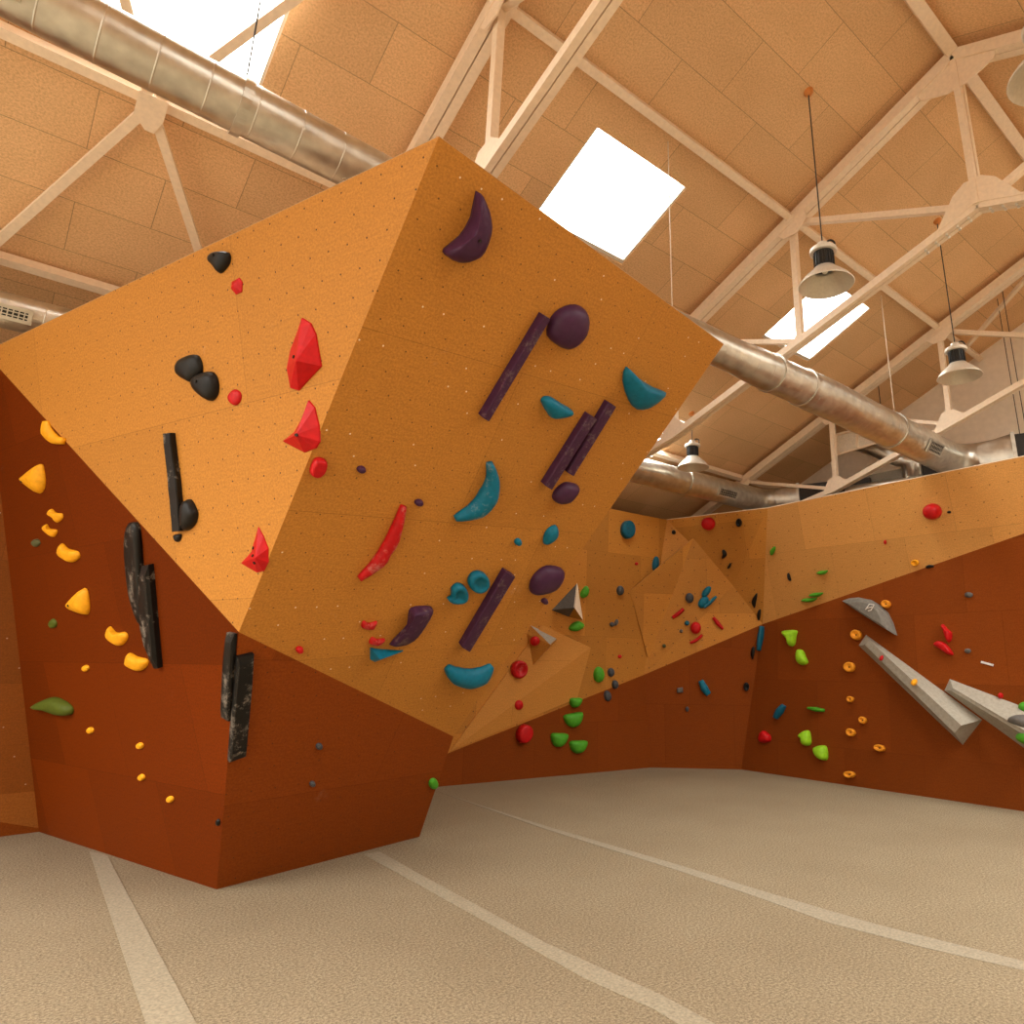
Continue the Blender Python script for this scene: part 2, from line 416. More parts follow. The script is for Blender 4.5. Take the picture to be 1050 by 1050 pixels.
# wall on the right
E0 = at_z(1050, 832, 0)
FACE['RL'] = Plane(D0, E0, fD)
fE = FACE['RL'].at(1050, 547)
TE = at_z(1050, 468, ZT)
FACE['RU'] = Plane(fD, fE, TD)
TE = FACE['RU'].at(1050, 468)
def ext(a, b, k): return b + (b - a) * k
right = empty('climbing_wall', (D0 + E0) / 2)
tag(right, 'long plywood climbing wall on the right, orange above and dark red brown below', 'climbing wall')
E0x, fEx, TEx = ext(D0, E0, .6), ext(fD, fE, .6), ext(TD, TE, .6)
part_panel('lower_panel', [D0, E0x, fEx, fD], M_RED, right, uo=(.3, .45))
part_panel('upper_panel', [fD, fEx, TEx, TD], M_PLY_LIT, right, uo=(.7, .6))
bm = bmesh.new(); add_beam(bm, TD + V(.012, 0, .006), TEx + V(.012, 0, .006), .03, .012)
o = link('edge_strip', bm, M_EDGE, None); o.parent = right; o.matrix_parent_inverse = Matrix.Translation(-right.location)
bm = bmesh.new(); add_beam(bm, TB + V(.012, .012, .006), TD + V(.012, .012, .006), .03, .012)
o = link('edge_strip', bm, M_EDGE, None); o.parent = back; o.matrix_parent_inverse = Matrix.Translation(-back.location)

# ------------------------------------------------------------------ the hall
YR = 1.88                                   # ridge
TP = math.tan(rad(23.794)); CR = 8.8338     # roof steelwork: z = CR - TP*y on the left slope
SN = Vector((0, math.sin(rad(23.794)), math.cos(rad(23.794))))
def slope_z(y, off=0.0):
    yy = y if y >= YR else 2 * YR - y
    return CR - TP * yy + off
X0, X1, YL, YRR = -6.0, 12.78, 10.35, 2 * YR - 10.35
BO = .17                                    # boards above the steel
SKY = [(-.5, .96, 4.37, 5.62), (3.83, 5.235, 4.365, 5.46), (8.18, 9.48, 4.32, 5.46), (7.15, 8.62, 7.28, 8.25)]
bm = bmesh.new(); bm.from_mesh
add = bm.faces.new
pts = [V(X0, YRR, 0), V(X1, YRR, 0), V(X1, YL, 0), V(X0, YL, 0)]
add_prism(bm, pts, V(0, 0, 1), .3)
tag(link('floor', bm, M_FLOOR), kind='structure')

def roof(name, sgn, holes):
    bm = bmesh.new(); uvl = bm.loops.layers.uv.new('UVMap')
    ys0, ys1 = (YR, YL) if sgn > 0 else (YRR, YR)
    xs = sorted({X0, X1} | {h[0] for h in holes} | {h[1] for h in holes})
    ys = sorted({ys0, ys1} | {h[2] for h in holes} | {h[3] for h in holes})
    nrm = Vector((0, SN.y * sgn, SN.z))
    for x0, x1 in zip(xs, xs[1:]):
        for y0, y1 in zip(ys, ys[1:]):
            cx, cy = (x0 + x1) / 2, (y0 + y1) / 2
            if any(h[0] < cx < h[1] and h[2] < cy < h[3] for h in holes): continue
            f = [V(x0, y0, slope_z(y0, BO)), V(x1, y0, slope_z(y0, BO)), V(x1, y1, slope_z(y1, BO)), V(x0, y1, slope_z(y1, BO))]
            a = [bm.verts.new(p) for p in f]; b = [bm.verts.new(p + nrm * .14) for p in f]
            bm.faces.new(a[::-1]); bm.faces.new(b)
            for i in range(4):
                j = (i + 1) % 4; bm.faces.new((a[i], a[j], b[j], b[i]))
    for f in bm.faces:
        for l in f.loops:
            q = l.vert.co; v = abs(q.y) / math.cos(rad(23.794))
            l[uvl].uv = (q.x + .104 + 1.22 * 20, v - 3.80 + .585 * 20)
    tag(link(name, bm, M_CEIL), kind='structure')
roof('ceiling_left', 1, SKY)
SKY_ADDED = [(a, b, 2 * YR - d - k, 2 * YR - c - k) for a, b, c, d in ((.2, 1.6, 4.3, 5.6), (3.8, 5.6, 4.2, 5.7), (7.0, 8.6, 4.0, 5.8), (8.9, 11.2, 4.0, 5.8)) for k in (0, 2.4)]  # added unseen skylights, sized to bring more daylight to the far end
roof('ceiling_right', -1, SKY_ADDED)
for i, (x0, x1, y0, y1) in enumerate(SKY + SKY_ADDED):  # windows past the first four are the added unseen skylights
    w = empty('window_%d' % (i + 1), ((x0 + x1) / 2, (y0 + y1) / 2, slope_z((y0 + y1) / 2, BO + .1)))
    tag(w, kind='structure')
    loc = Vector(w.location)
    c = [V(x0, y0, slope_z(y0, BO + .1)), V(x1, y0, slope_z(y0, BO + .1)), V(x1, y1, slope_z(y1, BO + .1)), V(x0, y1, slope_z(y1, BO + .1))]
    bm = bmesh.new()
    for a, b in zip(c, c[1:] + c[:1]): add_beam(bm, a - loc, b - loc, .05, .16, SN if i < 4 else V(0, -SN.y, SN.z))
    link('window_frame', bm, M_LWHITE, w)
    bm = bmesh.new(); bm.faces.new([bm.verts.new(p - loc) for p in c]); link('window_pane', bm, M_GLASS, w)

# far gable and side wall
bm = bmesh.new()
for x, flip in ((X1, 0), (X1 + .25, 1)):
    pts = [V(x, YRR, 0), V(x, YL, 0), V(x, YL, slope_z(YL, BO + .1)), V(x, YR, slope_z(YR, BO + .1)), V(x, YRR, slope_z(YRR, BO + .1))]
    vs = [bm.verts.new(p) for p in pts]; bm.faces.new(vs if not flip else vs[::-1])
bmesh.ops.bridge_loops(bm, edges=bm.edges[:])
tag(link('wall_far', bm, M_GABLE), kind='structure')
bm = bmesh.new(); add_prism(bm, [V(X0, YL, 0), V(X1, YL, 0), V(X1, YL, slope_z(YL, BO)), V(X0, YL, slope_z(YL, BO))], V(0, -1, 0), .25)
bmesh.ops.recalc_face_normals(bm, faces=bm.faces)
tag(link('wall_left', bm, M_SIDE), kind='structure')

bm = bmesh.new(); add_prism(bm, [V(X0, YRR, 0), V(X1, YRR, 0), V(X1, YRR, slope_z(YRR, BO)), V(X0, YRR, slope_z(YRR, BO))], V(0, 1, 0), .25)
bmesh.ops.recalc_face_normals(bm, faces=bm.faces)
tag(link('wall_right', bm, M_SIDE), kind='structure')

# floor seam strips
def floor_strip(i, pts, mat):
    bm = bmesh.new()
    vs = [at_z(x, y, .004) for x, y in pts]
    if sum((vs[k] - vs[0]).cross(vs[(k + 1) % len(vs)] - vs[0]).z for k in range(len(vs))) < 0: vs = vs[::-1]
    add_prism(bm, vs, V(0, 0, 1), .003)
    tag(link('trim_%d' % i, bm, mat), kind='structure')
floor_strip(1, [(92, 873), (110, 877), (205, 1056), (152, 1056)], M_STRIP)
floor_strip(2, [(373, 876), (389, 873), (430, 896), (500, 934), (560, 967), (620, 994), (680, 1021), (745, 1056), (706, 1056), (670, 1034), (600, 1003), (545, 972), (500, 946), (430, 907)], M_STRIP)
floor_strip(3, [(450, 812), (560, 847), (700, 888), (780, 913), (900, 948), (1056, 987), (1056, 996), (950, 972), (850, 946), (780, 921), (700, 894), (556, 849)], M_STRIP2)

# ------------------------------------------------------------------ roof steel
N = {'ridge': (YR, slope_z(YR)), 'n2': (3.93, slope_z(3.93)), 'n1': (5.95, slope_z(5.95)), 'n0': (7.95, slope_z(7.95)), 'eave': (10.1, slope_z(10.1))}
T = {'c': (YR, 6.17), 't2': (3.95, 5.47), 't1': (5.98, 4.80), 't0': (7.95, 4.38), 'te': (10.1, 4.3)}
XT = (2.35, 6.74, 11.0)
def truss(x, label):
    root = empty('roof_truss', (x, YR, 6.17))
    tag(root, label, 'roof truss', 'pale steel roof trusses')
    L = Vector(root.location)
    def bar(name, a, b, w, h, lift=0.0, gap=0.0, upv=V(1, 0, 0)):
        bm = bmesh.new()
        A, B = V(x, *a) - L, V(x, *b) - L
        if gap:
            for s in (-1, 1): add_beam(bm, A, B, h, (w - gap) / 2, upv, lift=s * (w + gap) / 4)
        else: add_beam(bm, A, B, h, w, upv)
        return link(name, bm, M_BEAM, root)
    def mir(p): return (2 * YR - p[0], p[1])
    for m in (lambda p: p, mir):
        bar('rafter', m(N['ridge']), m(N['eave']), .20, .13, gap=.014)
        for a, b in (('c', 't2'), ('t2', 't1'), ('t1', 't0'), ('t0', 'te')): bar('tie_beam', m(T[a]), m(T[b]), .13, .085, gap=.012)
        bar('post', m(N['n2']), m(T['t2']), .075, .075); bar('post', m(N['n1']), m(T['t1']), .075, .075)
        bar('diagonal', m(N['n2']), m(T['c']), .07, .07)
        bar('diagonal', m(N['n1']), m(T['t2']), .06, .06)
        bar('diagonal', m(N['n0']), m(T['t1']), .06, .06)
        bar('post', m(N['n0']), m(T['t0']), .07, .07)
        for k, s in (('n2', .17), ('n1', .15), ('n0', .15)):
            y, z = m(N[k]); sg = 1 if y > YR else -1
            bm = bmesh.new()
            pl = [V(-.02, sg * (-1.25 * s), 1.25 * s * TP + .0), V(-.02, sg * 1.25 * s, -1.25 * s * TP), V(-.02, sg * .55 * s, -1.35 * s), V(-.02, -sg * .55 * s, -1.35 * s), V(-.02, -sg * 1.4 * s, -.5 * s)]
            pl = [p + V(x - .07, y, z) - L for p in pl]
            add_prism(bm, pl, V(-1, 0, 0), .015); bmesh.ops.recalc_face_normals(bm, faces=bm.faces)
            link('gusset_plate', bm, M_BEAM, root)
        for k, s in (('t2', .07 if x == XT[1] else .2), ('t1', .2)):
            y, z = m(T[k]); sg = 1 if y > YR else -1
            bm = bmesh.new()
            pl = [V(0, sg * -1.3 * s, 1.3 * s * .34), V(0, sg * 1.3 * s, -1.3 * s * .34), V(0, sg * .5 * s, 1.0 * s), V(0, sg * -.4 * s, 1.15 * s)]
            pl = [p + V(x - .06, y, z) - L for p in pl]
            add_prism(bm, pl, V(-1, 0, 0), .015); bmesh.ops.recalc_face_normals(bm, faces=bm.faces)
            link('gusset_plate', bm, M_BEAM, root)
    bar('king_post', N['ridge'], T['c'], .19, .06, gap=.05)
    bm = bmesh.new()
    zr = slope_z(YR)
    pl = [V(x - .075, YR + a, zr + b) - L for a, b in ((0, .06), (.42, -.42 * TP + .02), (.36, -.32), (.1, -.42), (-.1, -.42), (-.36, -.32), (-.42, -.42 * TP + .02))]
    add_prism(bm, pl, V(-1, 0, 0), .015); bmesh.ops.recalc_face_normals(bm, faces=bm.faces)
    link('gusset_plate', bm, M_BEAM, root)
    bm = bmesh.new()
    pl = [V(x - .075, YR + a, 6.17 + b) - L for a, b in ((.40, -.12), (.20, .20), (.08, .29), (-.08, .29), (-.20, .20), (-.40, -.12), (0, .02))]
    add_prism(bm, pl, V(-1, 0, 0), .015); bmesh.ops.recalc_face_normals(bm, faces=bm.faces)
    link('gusset_plate', bm, M_BEAM, root)
    if x == XT[1]:                       # bolts of the splice plate under the king post
        for sg in (-1, 1):
            for i in range(5):
                for dx in (-.03, .03):
                    bm = bmesh.new()
                    mt = Matrix.Translation(V(x + dx, YR + sg * (.1 + .11 * i), 6.17 - (.1 + .11 * i) * .335 - .055) - L)
                    bmesh.ops.create_cone(bm, cap_ends=True, segments=8, radius1=.014, radius2=.012, depth=.025, matrix=mt)
                    link('bolt', bm, M_LWHITE, root)
    return root
truss(XT[0], 'pale steel roof truss nearest the camera, cut off by the top of the picture')
truss(XT[1], 'pale steel roof truss whose ridge joint shows at the upper right')
truss(XT[2], 'pale steel roof truss just behind the right hand climbing wall')

def purlin(y, label, w=.085, h=.1, lift=.06, name='roof_purlin'):
    a, b = V(X0 + .1, y, slope_z(y, lift)), V(X1 - .05, y, slope_z(y, lift))
    o_ = (a + b) / 2
    bm = bmesh.new(); add_beam(bm, a - o_, b - o_, w, h, SN if y >= YR else V(0, -SN.y, SN.z))
    tag(link(name, bm, M_BEAM, loc=o_), label, 'roof beam', 'pale steel roof purlins')
purlin(YR, 'pale ridge beam running along the very top of the roof', w=.12)
purlin(3.93, 'pale roof beam just below the ridge beam, above the white skylights')
purlin(5.95, 'pale roof beam running close behind the upper silver duct')
purlin(7.95, 'pale roof beam low on the roof, just above the lower silver duct')

def brace(pts, label, plate=False):
    o_ = pts[0]
    root = empty('roof_brace', o_); tag(root, label, 'roof brace')
    for q in pts[1:]:
        bm = bmesh.new(); add_beam(bm, V(0, 0, 0), q - o_, .075, .05, SN); link('brace_bar', bm, M_BEAM, root)
    if plate:
        bm = bmesh.new()
        pl = [V(-.10, -.09, .04), V(.11, -.09, .04), V(.11, .09, -.04), V(.07, .20, -.09), V(.0, .20, -.09), V(-.10, .1, -.045)]
        nn = (pl[1] - pl[0]).cross(pl[2] - pl[1]).normalized()
        if nn.z > 0: nn = -nn
        pl = [p - SN * .045 for p in pl]
        add_prism(bm, pl, nn, .015); bmesh.ops.recalc_face_normals(bm, faces=bm.faces)
        link('gusset_plate', bm, M_BEAM, root)
    return root
def on_roof(x, y, off=0.0):
    r = ray(x, y); n = V(0, TP, 1); return EYE + r * ((CR + off - n.dot(EYE)) / n.dot(r))
c0 = on_roof(155, 107, -.03)
def far(p, k): return c0 + (p - c0) * k
brace([c0, far(on_roof(0, 245, -.03), 1.16), far(on_roof(203, 255, -.03), 1.75), far(on_roof(300, 0, -.03), 1.6), far(on_roof(131, 10, -.03), 3.2)],
      'crossing pale brace bars meeting at a plate on the beam at the upper left', True)
brace([on_roof(989, 358, -.02), on_roof(1056, 281, -.02) * 1.0], 'single pale brace bar slanting up beside the far gable wall')

# ------------------------------------------------------------------ ducts
def vent(parent, x, y, z, rr, phi, length, width, cols, rows, L):
    """a grille lying on the duct's shell; phi is the angle round the duct (0 = towards -y, -90 deg = down)"""
    g = empty('vent_grille', V(x, y, z) - L); g.parent = parent
    d = V(0, -math.cos(phi), math.sin(phi)); tng = V(0, -math.sin(phi), -math.cos(phi))
    bm = bmesh.new(); c = d * (rr + .004)
    add_beam(bm, c - V(length / 2, 0, 0), c + V(length / 2, 0, 0), width, .02, d); link('backing', bm, M_GRILLE, g)
    bm = bmesh.new(); c = d * (rr + .016)
    for s in (-1, 1):
        add_beam(bm, c + tng * (s * width / 2) - V(length / 2 + .02, 0, 0), c + tng * (s * width / 2) + V(length / 2 + .02, 0, 0), .03, .025, d)
        add_beam(bm, c + V(s * length / 2, 0, 0) - tng * width / 2, c + V(s * length / 2, 0, 0) + tng * width / 2, .03, .025, d)
    link('grille_frame', bm, M_DUCT, g)
    bm = bmesh.new()
    for i in range(1, cols):
        xx = -length / 2 + length * i / cols
        add_beam(bm, c + V(xx, 0, 0) - tng * width / 2, c + V(xx, 0, 0) + tng * width / 2, .010, .012, d)
    for j in range(1, rows):
        tt = -width / 2 + width * j / rows
        add_beam(bm, c + tng * tt - V(length / 2, 0, 0), c + tng * tt + V(length / 2, 0, 0), .010, .012, d)
    link('grille_bars', bm, M_DUCT, g)
    return g

def duct(name, label, ax, prof, collars, wires, vents, endpts, spiral=lambda x: .27 if x < 6 else .12):
    """prof: (x, radius) along the hall; endpts: centreline of the elbow at the far end"""
    x0 = prof[0][0]
    root = empty(name, ax(x0)); tag(root, label, 'air duct', 'silver spiral air ducts')
    L = Vector(root.location)
    def rad_at(x):
        for (xa, ra), (xb, rb) in zip(prof, prof[1:]):
            if xa <= x <= xb: return ra + (rb - ra) * (x - xa) / (xb - xa)
        return prof[-1][1]
    bm = bmesh.new(); P_, R_ = [], []
    x = x0
    while x < prof[-1][0] - .1:
        P_.append(ax(x) - L); R_.append(rad_at(x)); x += .2
    P_.append(ax(prof[-1][0]) - L); R_.append(rad_at(prof[-1][0]))
    add_tube(bm, P_, R_, 40, cap=False)
    x = x0 + .1
    while x < prof[-1][0] - .05:          # lock seams of the spiral pipe
        r = rad_at(x); add_tube(bm, [ax(x - .006) - L, ax(x - .004) - L, ax(x + .004) - L, ax(x + .006) - L], [r - .001, r + .0016, r + .0016, r - .001], 36, cap=False)
        x += spiral(x)
    link('duct_pipe', bm, M_DUCT, root, smooth=True)
    bm = bmesh.new()
    r = prof[-1][1]
    add_tube(bm, [q - L for q in endpts], [r + (.006 if i % 2 else 0) for i in range(len(endpts))], 32, cap=False)
    link('elbow', bm, M_DUCT, root, smooth=True)
    for xc in collars:
        r = rad_at(xc)
        bm = bmesh.new(); add_tube(bm, [ax(xc - .03) - L, ax(xc - .029) - L, ax(xc + .029) - L, ax(xc + .03) - L], [r, r + .016, r + .016, r], 36, cap=False)
        link('collar', bm, M_DUCT, root)
    for xw, m in wires:
        a = ax(xw); b = V(a.x, a.y, slope_z(a.y, BO))
        bm = bmesh.new(); add_tube(bm, [a - L + V(0, 0, rad_at(xw)), b - L], [.006, .006], 6); link('hanger_wire', bm, m, root)
    for vx, phi, ln, wd, c_, r__ in vents:
        p = ax(vx); vent(root, p.x, p.y, p.z, rad_at(vx), phi, ln, wd, c_, r__, L)
    return root
def arc(c, r, a0, a1, n, zz=None):
    """centreline of a horizontal elbow"""
    return [V(c.x + r * math.cos(a0 + (a1 - a0) * i / n), c.y + r * math.sin(a0 + (a1 - a0) * i / n), c.z) for i in range(n + 1)]
def ax1(x):
    for (xa, za_), (xb, zb_) in zip(AX1, AX1[1:]):
        if x <= xb or xb == AX1[-1][0]: return V(x, 4.10, za_ + (zb_ - za_) * (x - xa) / (xb - xa))
AX1 = ((-4, 5.30), (-.3, 5.12), (1.2, 5.06), (4.6, 4.96), (6.3, 4.985), (7.5, 5.0), (13, 4.95))
def ax2(x): return V(x, 7.70, 4.785 + .0118 * x)
e1 = ax1(11.05)
end1 = [ax1(11.0)] + arc(V(11.05, 4.10 - .45, e1.z), .45, rad(90), rad(18), 10)
duct('air_duct', 'upper silver spiral duct crossing the whole picture behind the boulder', ax1,
     [(-4, .168), (1.6, .168), (1.75, .175), (5.6, .185), (6.1, .215), (6.9, .215), (7.1, .24), (11.0, .258)],
     [.62, 1.72, 6.3, 6.95, 9.2], [(.62, M_CORD), (4.63, M_WIRE), (9.38, M_WIRE)],
     [(-.85, rad(-30), .75, .17, 18, 4), (10.05, rad(-28), .42, .17, 9, 3)], end1)
e2 = ax2(10.95)
end2 = [ax2(10.9)] + arc(V(10.95, 7.70 - .42, e2.z), .42, rad(90), rad(18), 10)
duct('air_duct', 'lower silver spiral duct near the eave, peeping out left and right of the boulder', ax2,
     [(-4, .155), (0, .165), (8, .22), (10.91, .235)], [.2, 8.9], [(9.0, M_WIRE)],
     [(-.42, rad(-25), .40, .10, 10, 3), (9.85, rad(-25), .5, .14, 10, 3)], end2)

def supply(name, label, p, d, r, length, half):
    """square supply box with its flared silver transition, leading off in direction d"""
    root = empty(name, p); tag(root, label, 'ventilation box')
    s = V(0, 0, 1); t_ = d.cross(s).normalized()
    bm = bmesh.new(); n = 24; ra, rb = [], []
    for k in range(n):
        a = 2 * math.pi * k / n; ca, sa = math.cos(a), math.sin(a); m = max(abs(ca), abs(sa))
        ra.append(bm.verts.new(t_ * ca * r + s * sa * r)); rb.append(bm.verts.new(d * length + t_ * (ca / m * half) + s * (sa / m * half)))
    for k in range(n): bm.faces.new((ra[k], ra[(k + 1) % n], rb[(k + 1) % n], rb[k]))
    link('transition', bm, M_DUCT, root, smooth=True)
    bm = bmesh.new()
    for ss in (-1, 1):
        add_beam(bm, d * length + t_ * (ss * half) - s * half, d * length + t_ * (ss * half) + s * half, .05, .05, d)
        add_beam(bm, d * length + s * (ss * half) - t_ * half, d * length + s * (ss * half) + t_ * half, .05, .05, d)
    link('flange', bm, M_DUCT, root)
    bm = bmesh.new(); add_beam(bm, d * (length + .03), d * (length + 1.3), half * 1.9, half * 1.9, s); link('box', bm, M_BLACKBOX, root)
    return root
q = end1[-1]; dd = (end1[-1] - end1[-2]).normalized()
sb = supply('supply_box', 'dark ventilation box with silver funnel at the end of the upper duct', q, dd, .26, .48, .27)
for k, (xx, yy) in enumerate(((.1, -.6), (-.12, -.75), (.15, -1.2))):
    p = V(q.x + xx, q.y + yy, slope_z(q.y + yy, BO))
    bm = bmesh.new(); add_tube(bm, [p - q, V(p.x, p.y, q.z + .25) - q], [.006, .006], 6); link('hanger_rod', bm, M_CORD, sb)
q = end2[-1]; dd = (end2[-1] - end2[-2]).normalized()
supply('supply_box', 'dark ventilation box with silver funnel at the end of the lower duct', q, dd, .235, .42, .22)

# machinery and a framed panel behind the far truss
M_UNIT = simple('unit_grey', (.26, .235, .19), .45, .5)
ahu = empty('air_handling_unit', (12.1, 5.5, 4.95)); tag(ahu, 'grey ventilation unit with fat pipes half hidden behind the right hand wall', 'ventilation unit')
bm = bmesh.new(); add_beam(bm, V(.1, -.55, -.05), V(.1, .95, -.05), .5, .62); link('casing', bm, M_UNIT, ahu)
bm = bmesh.new(); add_tube(bm, [V(-.25, .62, 1.02), V(-.25, .40, .90), V(-.25, .0, .66), V(-.25, -.36, .42), V(-.25, -.5, .25), V(-.25, -.52, -.1)], [.15, .17, .18, .18, .17, .16], 20, cap=True); link('pipe', bm, M_DUCT, ahu, smooth=True)
bm = bmesh.new(); add_tube(bm, [V(-.35, -1.0, -.12), V(-.4, .3, -.05), V(-.35, 1.2, .0)], [.1, .1, .1], 16, cap=True); link('pipe', bm, M_DUCT, ahu, smooth=True)
bm = bmesh.new(); add_beam(bm, V(-.05, -.92, .08), V(-.05, -.6, .08), .3, .4); link('hatch', bm, M_BLACKBOX, ahu)

hp = Plane(V(11.45, 0, 0), V(11.45, 1, 0), V(11.45, 0, 1))
hc = [hp.at(*q) for q in ((857, 446), (905, 434), (905, 452), (857, 467))]; hm = [hp.at(879, 440.5), hp.at(879, 460)]
ho = sum(hc, Vector()) / 4
root = empty('framed_panel', ho); tag(root, 'pale framed panel with a dividing bar hung under the roof behind the far truss', 'panel')
bm = bmesh.new()
for a_, b_ in list(zip(hc, hc[1:] + hc[:1])) + [tuple(hm)]: add_beam(bm, a_ - ho, b_ - ho, .04, .04, V(1, 0, 0))
link('panel_frame', bm, M_BEAM, root)
bm = bmesh.new(); add_prism(bm, [p - ho + V(.01, 0, 0) for p in hc], V(-1, 0, 0), .012); bmesh.ops.recalc_face_normals(bm, faces=bm.faces)
link('panel_sheet', bm, simple('pale_sheet', (.74, .66, .54), .5), root)
for k in (0, 1):
    p = hc[k] - ho; bm = bmesh.new(); add_tube(bm, [p, V(p.x, p.y, slope_z(hc[k].y, BO) - ho.z)], [.008, .008], 6); link('hanger_rod', bm, M_CORD, root)

# ------------------------------------------------------------------ pendant lamps
def lamp(x, y, label, z=5.345):
    root = empty('pendant_lamp', (x, y, z)); root.scale = (.9, .9, 1); tag(root, label, 'lamp', 'industrial pendant lamps')
    bm = bmesh.new()
    add_lathe(bm, [(.29, 0), (.295, .006), (.285, .02), (.25, .065), (.19, .12), (.135, .165), (.115, .19), (.108, .19), (.128, .16), (.182, .113), (.243, .06), (.283, .006), (.29, 0)])
    link('lamp_shade', bm, M_LSHADE, root, smooth=True)
    bm = bmesh.new(); add_lathe(bm, [(.0, .185), (.105, .185), (.108, .20), (.095, .21), (.095, .35), (.108, .365), (0, .365)])
    for k in range(18):
        a = 2 * math.pi * k / 18; d = V(math.cos(a), math.sin(a), 0)
        add_beam(bm, d * .1 + V(0, 0, .212), d * .1 + V(0, 0, .35), .008, .02, d)
    link('housing', bm, M_LBLACK, root)
    bm = bmesh.new(); add_lathe(bm, [(0, .362), (.14, .362), (.145, .37), (.145, .40), (.135, .41), (.075, .415), (.065, .43), (.055, .475), (.02, .485), (0, .485)]); link('cap', bm, M_LWHITE, root)
    bm = bmesh.new()
    pts = [V(.085 + .045 * math.cos(a), 0, .46 + .045 * math.sin(a)) for a in (2 * math.pi * k / 20 for k in range(21))]
    rot = Matrix.Rotation(rad(-49), 3, 'Z')
    add_tube(bm, [rot @ p for p in pts], [.011] * 21, 8, cap=False); link('cable_loop', bm, M_LBLACK, root)
    bm = bmesh.new(); bmesh.ops.create_uvsphere(bm, u_segments=16, v_segments=10, radius=.035, matrix=Matrix.Translation((0, 0, .165))); link('bulb', bm, M_BULB, root, smooth=True)
    top = slope_z(y, BO) - z
    bm = bmesh.new(); add_tube(bm, [V(0, 0, .47), V(0, 0, top)], [.008, .008], 8)
    link('cord', bm, M_CORD, root)
    bm = bmesh.new(); add_lathe(bm, [(0, top - .05), (.03, top - .05), (.055, top - .015), (.06, top + .02)], 16); link('ceiling_rose', bm, M_ROSE, root)
lamp(5.6434, 2.9843, 'pendant lamp with bell shade hanging in front of the right skylight')
lamp(8.8926, 3.0107, 'pendant lamp with bell shade in front of the far gable wall')
lamp(8.4134, 7.0791, 'small looking pendant lamp low down just right of the boulder', 4.915)
lamp(4.55, .73, 'pendant lamp cut off by the upper right edge of the picture', 5.40)

# ------------------------------------------------------------------ holds
HS = {'F1': .55, 'F3': .52, 'F4': .55, 'F2': .8}      # how proud the holds stand on each face
def smooth_outline(pts, n):
    out = []; m = len(pts)
    per = max(2, n // m)
    for i in range(m):
        p0, p1, p2, p3 = (Vector(pts[(i + k) % m]) for k in (-1, 0, 1, 2))
        for k in range(per):
            t = k / per
            out.append(.5 * ((2 * p1) + (p2 - p0) * t + (2 * p0 - 5 * p1 + 4 * p2 - p3) * t * t + (3 * p1 - p0 - 3 * p2 + p3) * t ** 3))
    return out
DOME = [(1.0, -.05), (1.0, .12), (.97, .34), (.90, .56), (.77, .76), (.56, .91), (.30, .98)]
FLATD = [(1.0, -.05), (1.0, .55), (.95, .80), (.86, .95), (.70, 1.0), (.3, 1.0)]
DISC = [(1.0, -.05), (1.0, .55), (.95, .85), (.84, 1.0), (.66, 1.0), (.46, .86), (.24, .76)]
CUP = [(1.0, -.05), (1.0, .55), (.94, .85), (.82, 1.0), (.66, .97), (.48, .70), (.26, .5)]
def bolt(parent, p, n, r=.012, mat=None):
    bm = bmesh.new(); q = V(0, 0, 1).rotation_difference(n).to_matrix().to_4x4()
    bmesh.ops.create_cone(bm, cap_ends=True, segments=6, radius1=r, radius2=r * .85, depth=.012, matrix=Matrix.Translation(p) @ q)
    link('bolt', bm, mat or M_BOLT, parent)
def put_bolts(o, bolts, pl):
    if not bolts: return
    t = BVHTree.FromPolygons([v.co for v in o.data.vertices], [p.vertices for p in o.data.polygons])
    for b in bolts:
        p, n, i, d = t.ray_cast(EYE - Vector(o.location), ray(b[0], b[1]).normalized())
        if p: bolt(o, p + n * .002, n)
def hold(face, pts, h, mat, label, prof=DOME, sharp=False, apex=None, bolts=(), group=None, name='climbing_hold', flat=False, cat='climbing hold', jit=0.0):
    """a hold screwed to a wall face: footprint from its outline, h = how far it stands off the wall"""
    pl = FACE[face]
    pts = pts if sharp else smooth_outline(pts, 26)
    h *= HS.get(face, 1.0); off = h * .42
    P3 = [pl.at(p[0], p[1], off) - pl.n * off for p in pts]
    if sum(((P3[i] - P3[0]).cross(P3[(i + 1) % len(P3)] - P3[0])).dot(pl.n) for i in range(len(P3))) < 0: P3 = P3[::-1]
    org = sum(P3, Vector()) / len(P3)
    if apex: ap = pl.at(apex[0], apex[1], h) - pl.n * h
    else: ap = org
    bm = bmesh.new(); rings = []
    for s, z in prof:
        rings.append([bm.verts.new(ap + (p - ap) * s + pl.n * (z * h) - org + (pl.e1 * random.uniform(-jit, jit) + pl.n * random.uniform(-jit, jit) if 0 < z else Vector())) for p in P3])
    for a, b in zip(rings, rings[1:]):
        for k in range(len(a)): bm.faces.new((a[k], a[(k + 1) % len(a)], b[(k + 1) % len(a)], b[k]))
    top = bm.verts.new(ap - org + pl.n * (prof[-1][1] * h + (h * .02 if prof is not CUP else -h * .03)))
    for k in range(len(P3)): bm.faces.new((rings[-1][k], rings[-1][(k + 1) % len(P3)], top))
    bm.faces.new(rings[0][::-1])
    o = link(name, bm, HM[mat], None, smooth=not flat, loc=org)
    tag(o, label, cat, group)
    put_bolts(o, bolts, pl)
    return o
SPIKE = [(1.0, -.03), (.97, .12), (.0001, 1.0)]
FACET = [(1.0, -.03), (.96, .22), (.50, .66), (.02, 1.0)]
def ell(cx, cy, rx, ry=None, ang=0.0, n=14):
    ry = ry or rx; c, s = math.cos(rad(ang)), math.sin(rad(ang))
    return [(cx + c * rx * math.cos(t) - s * ry * math.sin(t), cy + s * rx * math.cos(t) + c * ry * math.sin(t)) for t in (2 * math.pi * k / n for k in range(n))]
